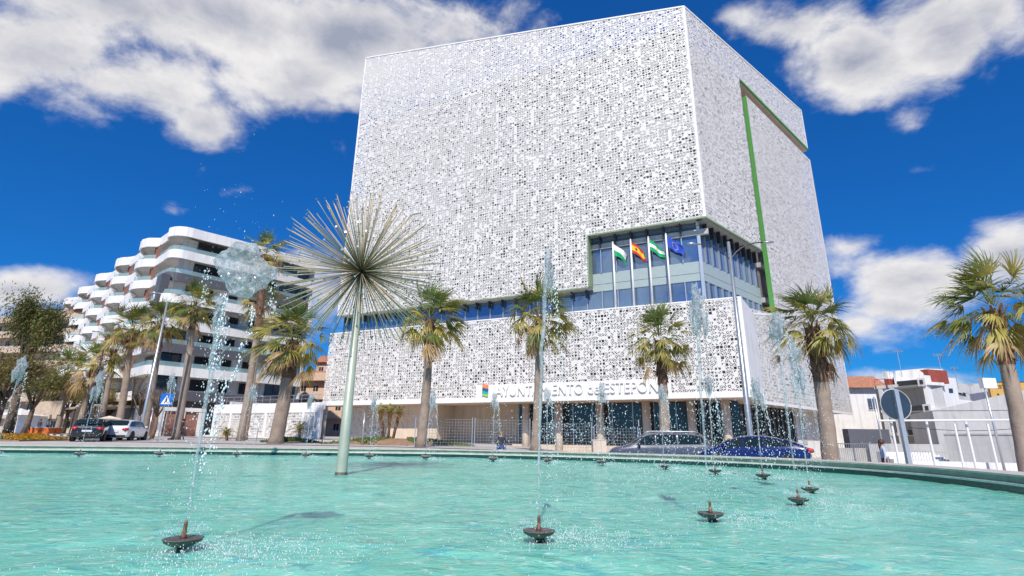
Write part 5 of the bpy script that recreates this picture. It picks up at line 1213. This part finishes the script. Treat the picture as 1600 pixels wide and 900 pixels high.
# ------------------------------------------------------------------ cars
def car(label,col,prof_roof,L,Wd,Hh,loc,rz,kind='hatch',rear=True,extra=None):
    """x forward (front at +L/2), y left; built at origin then moved"""
    r=root('parked_car',label,'car',(0,0,0)); pm=col
    n=len(prof_roof)
    # stations: (x, z_low, z_belt, z_top, halfwidth)  z_top>z_belt => cabin
    def section(s_):
        x,zl,zb,zt_,w_=s_; cab=max(0,zt_-zb); k=min(1,cab/.25)
        return [(x,w_*.88,zl),(x,w_,zl+.12),(x,w_*1.0,lerp(zl,zb,.55)),(x,w_*.97,zb-.05),(x,w_*.93,zb),(x,w_*lerp(.88,.83,k),zb+cab*.88+.01),(x,w_*lerp(.66,.68,k),zt_-.0+.012),(x,0,zt_+.03)]
    secs=[section(s_) for s_ in prof_roof]; m_=len(secs[0])
    vs=[];fs=[]
    for sc_ in secs:
        for p_ in sc_: vs.append(p_)
        for p_ in sc_[::-1][1:]: vs.append((p_[0],-p_[1],p_[2]))
    w2=2*m_-1
    for i in range(n-1):
        for k in range(w2-1): a=i*w2+k; fs.append((a,a+w2,a+w2+1,a+1))
        a=i*w2; fs.append((a+w2-1,a+w2+w2-1,a+w2,a))
    fs.append(tuple(range(w2))); fs.append(tuple(range((n-1)*w2,n*w2))[::-1])
    me=MB(); me.smooth=True; me.add(vs,fs); o=part('body',me,pm,r)
    sub=o.modifiers.new('s','SUBSURF'); sub.levels=2; sub.render_levels=2
    for i_ in range(1): pass
    dg=bpy.context.evaluated_depsgraph_get(); m2=D.meshes.new_from_object(o.evaluated_get(dg)); o.modifiers.clear(); o.data=m2
    # glass: project panels onto the lofted surface, slightly proud
    def P(i,f,k,g,o_=.012):
        a=Vector(secs[i][k]).lerp(Vector(secs[i][k+1]),g); b=Vector(secs[i+1][k]).lerp(Vector(secs[i+1][k+1]),g); return a.lerp(b,f)+Vector((0,o_,o_*.3))
    cab=[i for i in range(n) if prof_roof[i][3]-prof_roof[i][2]>.2]
    i0,i1=cab[0],cab[-1]
    def quad(name,pts,mt=MT['carglass'],both=True,par=r):
        for s_ in ((1,-1) if both else (1,)):
            mb=MB(); q=[(a,b*s_,c) for a,b,c in pts]; mb.add(q,[tuple(range(len(q))) if s_>0 else tuple(range(len(q)))[::-1]]); part(name,mb,mt,par)
    mid=[i for i in cab]
    # side windows between cabin stations
    for a_,b_ in zip(cab[:-1],cab[1:]):
        lo=[Vector(secs[j][4]).lerp(Vector(secs[j][5]),.10) for j in (a_,b_)]; hi=[Vector(secs[j][4]).lerp(Vector(secs[j][5]),.93) for j in (a_,b_)]
        e=Vector((0,.006,.002)); f0,f1=.04,.96
        pts=[lo[0].lerp(lo[1],f0)+e,lo[0].lerp(lo[1],f1)+e,hi[0].lerp(hi[1],f1)+e,hi[0].lerp(hi[1],f0)+e]
        quad('side_window',[tuple(p_) for p_ in pts])
    # triangular ends of the side glass
    for e_,j,j2,nm in ((0,i0,i0-1,'rear'),(1,i1,i1+1,'front')):
        if 0<=j2<n:
            lo=Vector(secs[j][4]).lerp(Vector(secs[j][5]),.1); hi=Vector(secs[j][4]).lerp(Vector(secs[j][5]),.9); tp_=Vector(secs[j2][4]); q=lo.lerp(tp_,.62); ee=Vector((0,.006,.004))
            quad('quarter_window',[tuple(lo+ee),tuple(hi+ee),tuple(q.lerp(hi,.1)+ee)])
            # windscreen / rear window across the car
            A_=Vector(secs[j][6]);B_=Vector(secs[j2][6]); A_.z=secs[j][7][2]-.012; 
            w1=secs[j][5][1]*.98; w0=secs[j2][4][1]*.86; up=A_.lerp(B_,.10); dn_=A_.lerp(B_,.86); off=Vector((.012 if e_ else -.012,0,.016))
            nx_=7; vs=[];fs=[]
            for a in range(nx_+1):
                yy=-1+2*a/nx_; bow=.05*(1-yy*yy)*(1 if e_ else -1)
                vs.append((up.x+off.x+bow*.6,w1*.9*yy,up.z+off.z+.02*(1-yy*yy))); vs.append((dn_.x+off.x+bow,w0*yy,dn_.z+off.z+.01))
            for a in range(nx_): fs.append((2*a,2*a+1,2*a+3,2*a+2))
            mb=MB(); mb.smooth=True; mb.add(vs,fs); part('windscreen' if e_ else 'rear_window',mb,MT['carglass'],r)
    # wheels
    for wx in (-L*.30,L*.31):
        for s_ in (1,-1):
            y0=s_*(Wd/2-.11)
            mb=MB(); mb.smooth=True; Mw=Matrix.Translation((wx,y0,.32))@Matrix.Rotation(PI/2,4,'X'); mb.lathe([(.20,-.11),(.30,-.11),(.325,-.07),(.325,.07),(.30,.11),(.20,.11)],24,Mw); wh=part('wheel',mb,MT['dark'],r)
            mb=MB(); mb.lathe([(.02,-.118),(.19,-.10),(.20,-.08),(.20,.08),(.19,.10),(.02,.118)],12,Mw); part('rim',mb,MT['alu'],wh)
            mb=MB(); mb.lathe([(.05,-.006),(.37,-.006),(.37,.006),(.05,.006)],24,Matrix.Translation((wx,s_*(Wd/2+.004),.34))@Matrix.Rotation(PI/2,4,'X')); part('wheel_arch',mb,MT['dark'],r)
    for s_ in (1,-1):
        j=i1+1; mx=Vector(secs[min(j,n-1)][4]); mb=MB(); mb.smooth=True; mb.tube([(secs[i1][4][0]+.25,s_*(mx.y-.02),secs[i1][4][2]+.04),(secs[i1][4][0]+.27,s_*(mx.y+.17),secs[i1][4][2]+.10)],[.04,.085],8); part('door_mirror',mb,pm,r)
        mb=MB(); mb.box((-L*.06,s_*(Wd/2-.01),.80),(-L*.06+.2,s_*(Wd/2+.02),.83)); part('door_handle',mb,pm,r)
        xr=prof_roof[0][0]; zb=prof_roof[1][2]
        mb=MB(); mb.smooth=True; mb.tube([(xr+.02,s_*Wd*.27,zb-.10),(xr-.02,s_*Wd*.36,zb-.13),(xr+.10,s_*Wd*.465,zb-.10)],[.05,.10,.07],8); part('tail_light',mb,MT['redlamp'],r)
        xf=prof_roof[-1][0]; mb=MB(); mb.smooth=True; mb.tube([(xf-.02,s_*Wd*.26,.66),(xf-.10,s_*Wd*.40,.70)],[.05,.08],8); part('headlight',mb,MT['alu'],r)
    mb=MB(); mb.box((prof_roof[0][0]-.035,-.26,.60 if kind!='suv' else .75),(prof_roof[0][0]-.015,.26,.71 if kind!='suv' else .86)); part('number_plate',mb,MT['plate'],r)
    mb=MB(); mb.box((prof_roof[0][0]-.02,-Wd*.40,.30),(prof_roof[0][0]+.1,Wd*.40,.42)); part('bumper_trim',mb,MT['dark'],r)
    if kind=='suv':
        for s_ in (1,-1):
            mb=MB(); mb.smooth=True; j0,j1=cab[0],cab[-1]; mb.tube([(secs[j0][6][0],s_*secs[j0][6][1],secs[j0][6][2]+.01)]+[(lerp(secs[j0][6][0],secs[j1][6][0],f),s_*(secs[j0][6][1]+.02),Hh+.05) for f in (.1,.5,.9)]+[(secs[j1][6][0],s_*secs[j1][6][1],secs[j1][6][2]+.01)],.022,6); part('roof_rail',mb,MT['alu'],r)
    if extra: extra(r)
    r.location=loc; r.rotation_euler=(0,0,rz); return r
HATCH=lambda L,W_,H:[(-L/2,.34,.80,.78,W_*.44),(-L/2+.10,.24,.93,.99,W_*.475),(-L/2+.52,.22,.95,H-.06,W_*.495),(-L*.18,.2,.94,H,W_*.5),(L*.03,.2,.92,H-.005,W_*.5),(L*.15,.2,.91,H-.10,W_*.5),(L*.30,.2,.90,.95,W_*.5),(L*.43,.22,.78,.82,W_*.48),(L/2-.02,.3,.60,.62,W_*.43)]
SUV=lambda L,W_,H:[(-L/2,.45,.95,.93,W_*.45),(-L/2+.14,.34,1.08,1.14,W_*.48),(-L/2+.62,.3,1.10,H-.06,W_*.5),(-L*.16,.28,1.07,H,W_*.5),(L*.04,.28,1.05,H-.01,W_*.5),(L*.14,.28,1.03,H-.12,W_*.5),(L*.29,.3,1.01,1.05,W_*.5),(L*.43,.34,.92,.96,W_*.48),(L/2-.02,.42,.72,.74,W_*.43)]
FAST=lambda L,W_,H:[(-L/2,.36,.86,.86,W_*.44),(-L/2+.12,.26,1.0,1.03,W_*.475),(-L/2+1.05,.22,.99,H-.13,W_*.5),(-L*.12,.2,.95,H,W_*.5),(L*.06,.2,.92,H-.01,W_*.5),(L*.17,.2,.90,H-.14,W_*.5),(L*.32,.2,.88,.92,W_*.5),(L*.43,.22,.76,.80,W_*.48),(L/2-.02,.3,.60,.62,W_*.43)]
def place(u,v,Y): q=at(u,v,Y); return q
# black hatchback, rear towards the camera
p=at(103,690,33.5); zc=at(103,653,33.5).z-1.42
def redbadge(r):
    mb=MB(); mb.slab([(-.16,.36),(.16,.36),(.10,.46),(-.10,.46)],-.02,.0,T(-1.955,0,0,PI/2)@Matrix.Identity(4)); part('rear_reflector',mb,MT['redlamp'],r)
car('black hatchback seen from behind, its bigger red tail lights beside the flower bed',paint('black_car_paint',(.012,.013,.018)),HATCH(3.95,1.72,1.43),3.95,1.72,1.43,(p.x+.1,p.y+1.9,zc),math.radians(118),extra=redbadge)
p=at(160,690,36); zc=at(160,655,36).z-1.44
def boardload(r):
    mb=MB(); mb.smooth=True; mb.tube([(-.9,-.15,1.47),(-.2,-.15,1.55),(.9,-.15,1.53)],[.05,.18,.05],8,M=Matrix.Diagonal((1,2.2,1,1))@Matrix.Translation((0,0,0))); 
car('white hatchback seen from behind, parked right of the black one',paint('white_car_paint',(.72,.72,.73)),HATCH(4.05,1.74,1.45),4.05,1.74,1.45,(p.x+.0,p.y+2.0,zc),math.radians(106))
p=at(160+10,654,37.8); mb=MB(); mb.smooth=True; mb.tube([(p.x-.7,37.8,zc+1.50),(p.x,37.8,zc+1.56),(p.x+.9,37.8,zc+1.50)],[.05,.17,.05],8); o=part('surfboard_bag',mb,MT['beige']); tag(o,'tan padded bundle lying on the white hatchback roof','roof load')
# grey suv, side view pointing left
p=at(1034,700,25.6); zc=at(1037,675,25.6).z-1.69
car('grey estate car with silver roof rails parked left of the blue car',paint('grey_car_paint',(.065,.072,.10),.35),SUV(4.9,1.88,1.66),4.9,1.88,1.66,(p.x-.15,p.y,zc),math.radians(180-10),'suv')
# blue fastback
p=at(1182,705,23.6); zc=at(1150,679,23.6).z-1.49
car('dark blue fastback car parked beside the wind-blown palm',paint('blue_car_paint',(.006,.013,.10)),FAST(4.5,1.82,1.46),4.5,1.82,1.46,(p.x-.2,p.y,zc),math.radians(180-27),'fast')

# ------------------------------------------------------------------ people (continuous skinned bodies)
def person(label,cat,joints,edges,radii,regions,loc,rz,hair,scale=1.0):
    """joints in metres, feet at z=0; regions: list of (material, set of joint indices)"""
    me=D.meshes.new('person'); me.from_pydata([tuple(Vector(j)*scale) for j in joints],edges,[]); o=D.objects.new('person',me); COL.objects.link(o)
    sk=o.modifiers.new('k','SKIN'); 
    for i,rr in enumerate(radii): me.skin_vertices[0].data[i].radius=(rr[0]*scale,rr[1]*scale) if hasattr(rr,'__len__') else (rr*scale,rr*scale)
    me.skin_vertices[0].data[0].use_root=True
    sb=o.modifiers.new('s','SUBSURF'); sb.levels=2; sb.render_levels=2
    dg=bpy.context.evaluated_depsgraph_get(); m2=D.meshes.new_from_object(o.evaluated_get(dg)); o.modifiers.clear(); o.data=m2; m2.name='person'
    mats=[q[0] for q in regions]; m2.materials.clear()
    for m_ in mats: m2.materials.append(m_)
    J=[Vector(j)*scale for j in joints]
    own={}
    for k,(m_,idx) in enumerate(regions):
        for i in idx: own[i]=k
    for f in m2.polygons:
        c=f.center; b=min(range(len(J)),key=lambda i:(J[i]-c).length-radii[i] *scale*.8 if not hasattr(radii[i],'__len__') else (J[i]-c).length-radii[i][0]*scale*.6); f.material_index=own.get(b,0); f.use_smooth=True
    tag(o,label,'person'); o.location=loc; o.rotation_euler=(0,0,rz); W[o.name]=T(*loc,rz)
    hm,hz,long_=hair; hd=J[5]
    mb=MB(); blob(mb,hd+Vector((0,.02,.035))*scale,.098*scale,.112*scale,.115*scale,3,.1,3)
    if long_: blob(mb,hd+Vector((0,.10,-.10))*scale,.06*scale,.05*scale,.17*scale,5,.15,3)
    part('hair',mb,hm,o,T(*loc,rz))
    mb=MB()
    for s_ in (-1,1): mb.smooth=True; mb.lathe([(.002,-.008),(.011,0),(.002,.008)],8,Matrix.Translation((hd+Vector((s_*.032,-.094,.0)))*1)@Matrix.Scale(scale,4))
    part('eyes',mb,MT['dark'],o,T(*loc,rz))
    return o
ST=[(0,0,.96),(0,0,1.12),(0,0,1.32),(0,0,1.45),(0,-.01,1.53),(0,-.02,1.64), # 0 pelvis 1 waist 2 chest 3 collar 4 neck 5 head
    (.17,0,1.42),(.25,.02,1.17),(.24,-.12,.95),(.24,-.17,.88),   # 6-9 arm R
    (-.17,0,1.42),(-.25,.0,1.17),(-.26,.06,.93),(-.26,.04,.86),  # 10-13 arm L
    (.10,0,.90),(.12,-.12,.50),(.12,-.05,.09),(.12,-.20,.04),    # 14-17
    (-.10,0,.90),(-.11,.10,.50),(-.11,.28,.12),(-.11,.16,.05),
    (0,-.10,1.60)]    # 18-21 legs, 22 nose/face
ED=[(0,1),(1,2),(2,3),(3,4),(4,5),(3,6),(6,7),(7,8),(8,9),(3,10),(10,11),(11,12),(12,13),(0,14),(14,15),(15,16),(16,17),(0,18),(18,19),(19,20),(20,21),(5,22)]
RD=[(.15,.11),(.13,.10),(.16,.11),(.10,.07),.05,(.085,.10),.058,.042,.033,.035,.058,.042,.033,.035,.085,.058,.042,.035,.085,.058,.042,.035,.03]
def cloth(n,c): return simple(n,c,.85,var=.12,scale=8)
# walking woman on the right
p=at(1383,725,22); hz_=at(1383,689,22).z
person('woman in pale blue top and dark trousers walking behind the rim',None,ST,ED,RD,[(cloth('pale_blue_shirt',(.42,.50,.60)),{1,2,3,6,10,7,11}),(MT['skin'],{4,5,22,8,9,12,13}),(cloth('dark_navy_trousers',(.03,.04,.08)),{0,14,15,18,19}),(MT['dark'],{16,17,20,21})],(p.x,p.y,hz_-1.72),math.radians(70),(simple('dark_red_brown_hair',(.07,.03,.02),.6),0,True))
# seated man
SIT=[(0,0,.50),(0,.0,.68),(0,-.02,.90),(0,-.03,1.02),(0,-.04,1.09),(0,-.06,1.20),
     (.18,-.02,1.0),(.27,-.04,.75),(.16,-.26,.66),(.10,-.32,.68),(-.18,-.02,1.0),(-.27,-.04,.75),(-.17,-.26,.64),(-.10,-.33,.66),
     (.12,-.08,.48),(.20,-.45,.50),(.19,-.48,.08),(.19,-.62,.04),(-.12,-.08,.48),(-.20,-.45,.50),(-.20,-.42,.08),(-.20,-.56,.04),(0,-.15,1.17)]
p=at(783,703,29); hz_=at(783,675,29).z
zs=hz_-1.31
person('seated man in dark jacket, jeans and white face mask before the fence',None,SIT,ED,RD,[(cloth('dark_jacket',(.03,.035,.05)),{1,2,3,6,10,7,11,8,12}),(MT['skin'],{4,5,9,13}),(cloth('blue_jeans',(.05,.10,.24)),{0,14,15,18,19,16,20}),(MT['dark'],{17,21}),(MT['fw'],{22})],(p.x,p.y,zs),0,(simple('fair_brown_hair',(.28,.17,.08),.7),0,False))
r=root('chair','low white chair under the seated man','chair',(p.x,p.y,zs)); mb=MB(); mb.box((p.x-.25,p.y-.3,zs+.36),(p.x+.25,p.y+.25,zs+.40)); part('seat',mb,MT['trim'],r); mb=MB(); mb.box((p.x-.25,p.y+.22,zs+.4),(p.x+.25,p.y+.26,zs+.85)); part('backrest',mb,MT['trim'],r)
for sx_ in (-.23,.23):
    for sy_ in (-.28,.22): mb=MB(); mb.tube([(p.x+sx_,p.y+sy_,zs-.4),(p.x+sx_,p.y+sy_,zs+.36)],.018,6); part('leg',mb,MT['trim'],r)
# walker by the crossing sign
p=at(281,686,44); z0=at(281,655,44).z-1.72
person('person in dark clothes walking beside the palm trunk by the crossing sign',None,ST,ED,RD,[(cloth('black_coat',(.03,.03,.035)),{1,2,3,6,10,7,11,8,12}),(MT['skin'],{4,5,22,9,13}),(cloth('grey_trousers',(.10,.10,.12)),{0,14,15,18,19}),(MT['dark'],{16,17,20,21})],(p.x,p.y,z0),math.radians(-60),(simple('black_hair',(.02,.015,.012),.6),0,False))
# market people and tents far left
for i,(u,Y,c,lb) in enumerate([(42,62,(.05,.12,.16),'person in teal jacket walking by the white market tents'),(31,66,(.35,.06,.08),'person in red top standing between the white tents'),(58,64,(.05,.05,.06),'person in dark clothes by the orange tables'),(71,62,(.60,.60,.62),'person in white shirt near the orange tables')]):
    q=at(u,680,Y); z0=gz(q.x,q.y)
    person(lb,None,ST,ED,RD,[(cloth('top',c),{1,2,3,6,10,7,11,8,12}),(MT['skin'],{4,5,22,9,13}),(cloth('trousers',(.06,.07,.12)),{0,14,15,18,19}),(MT['dark'],{16,17,20,21})],(q.x,q.y,z0),random.uniform(0,6),(simple('brown_hair',(.05,.03,.02),.6),0,False))
MT['orange']=simple('orange_cloth',(.70,.16,.03),.7)
for i,(u,Y,mt,lb) in enumerate([(22,64,MT['trim'],'white market tent nearest the left edge'),(37,68,MT['trim'],'second white market tent from the left')]):
    q=at(u,680,Y); z0=gz(q.x,q.y); r=root('market_tent',lb,'market tent',(q.x,q.y,z0),0,'white market tents')
    mb=MB(); b_=1.3; zz=z0+2.2; mb.add([(q.x-b_,Y-b_,zz),(q.x+b_,Y-b_,zz),(q.x+b_,Y+b_,zz),(q.x-b_,Y+b_,zz),(q.x,Y,zz+.8)],[(0,1,4),(1,2,4),(2,3,4),(3,0,4)]); part('canopy',mb,mt,r)
    mb=MB(); mb.box((q.x-b_,Y+b_-.04,z0),(q.x+b_,Y+b_,zz)); part('back_wall',mb,mt,r)
    for sx_ in (-1,1): 
        for sy_ in (-1,1): mb=MB(); mb.tube([(q.x+sx_*b_,Y+sy_*b_,z0),(q.x+sx_*b_,Y+sy_*b_,zz)],.04,6); part('leg',mb,MT['alu'],r)
for i,(u,Y,lb) in enumerate([(56,63,'orange clothed table beside the walking people'),(68,60,'orange clothed table in the middle of the row'),(79,61,'orange clothed table next to the black hatchback roof')]):
    q=at(u,682,Y); z0=gz(q.x,q.y); r=root('market_table',lb,'table',(q.x,q.y,z0),0,'orange market tables'); mb=MB(); mb.box((q.x-.75,Y-.4,z0+.15),(q.x+.75,Y+.4,z0+.78)); part('cloth',mb,MT['orange'],r); mb=MB(); mb.box((q.x-.8,Y-.45,z0+.78),(q.x+.8,Y+.45,z0+.82)); part('tabletop',mb,MT['trim'],r)
q=at(68,634,66); r=root('shop_awning','pale sunlit awning above the orange tables','awning',(q.x,66,1.5)); mb=MB(); mb.slab([(0,3.6),(4.2,3.6),(4.2,5.3),(0,5.1)],0,.1,T(q.x-1.5,66,0,-.1)); part('canopy',mb,MT['cream'],r)
for xx in (0,4.1): mb=MB(); mb.tube([(q.x-1.5+xx,66.2,.8),(q.x-1.5+xx,66.2,3.7)],.05,6); part('post',mb,MT['darkmetal'],r)
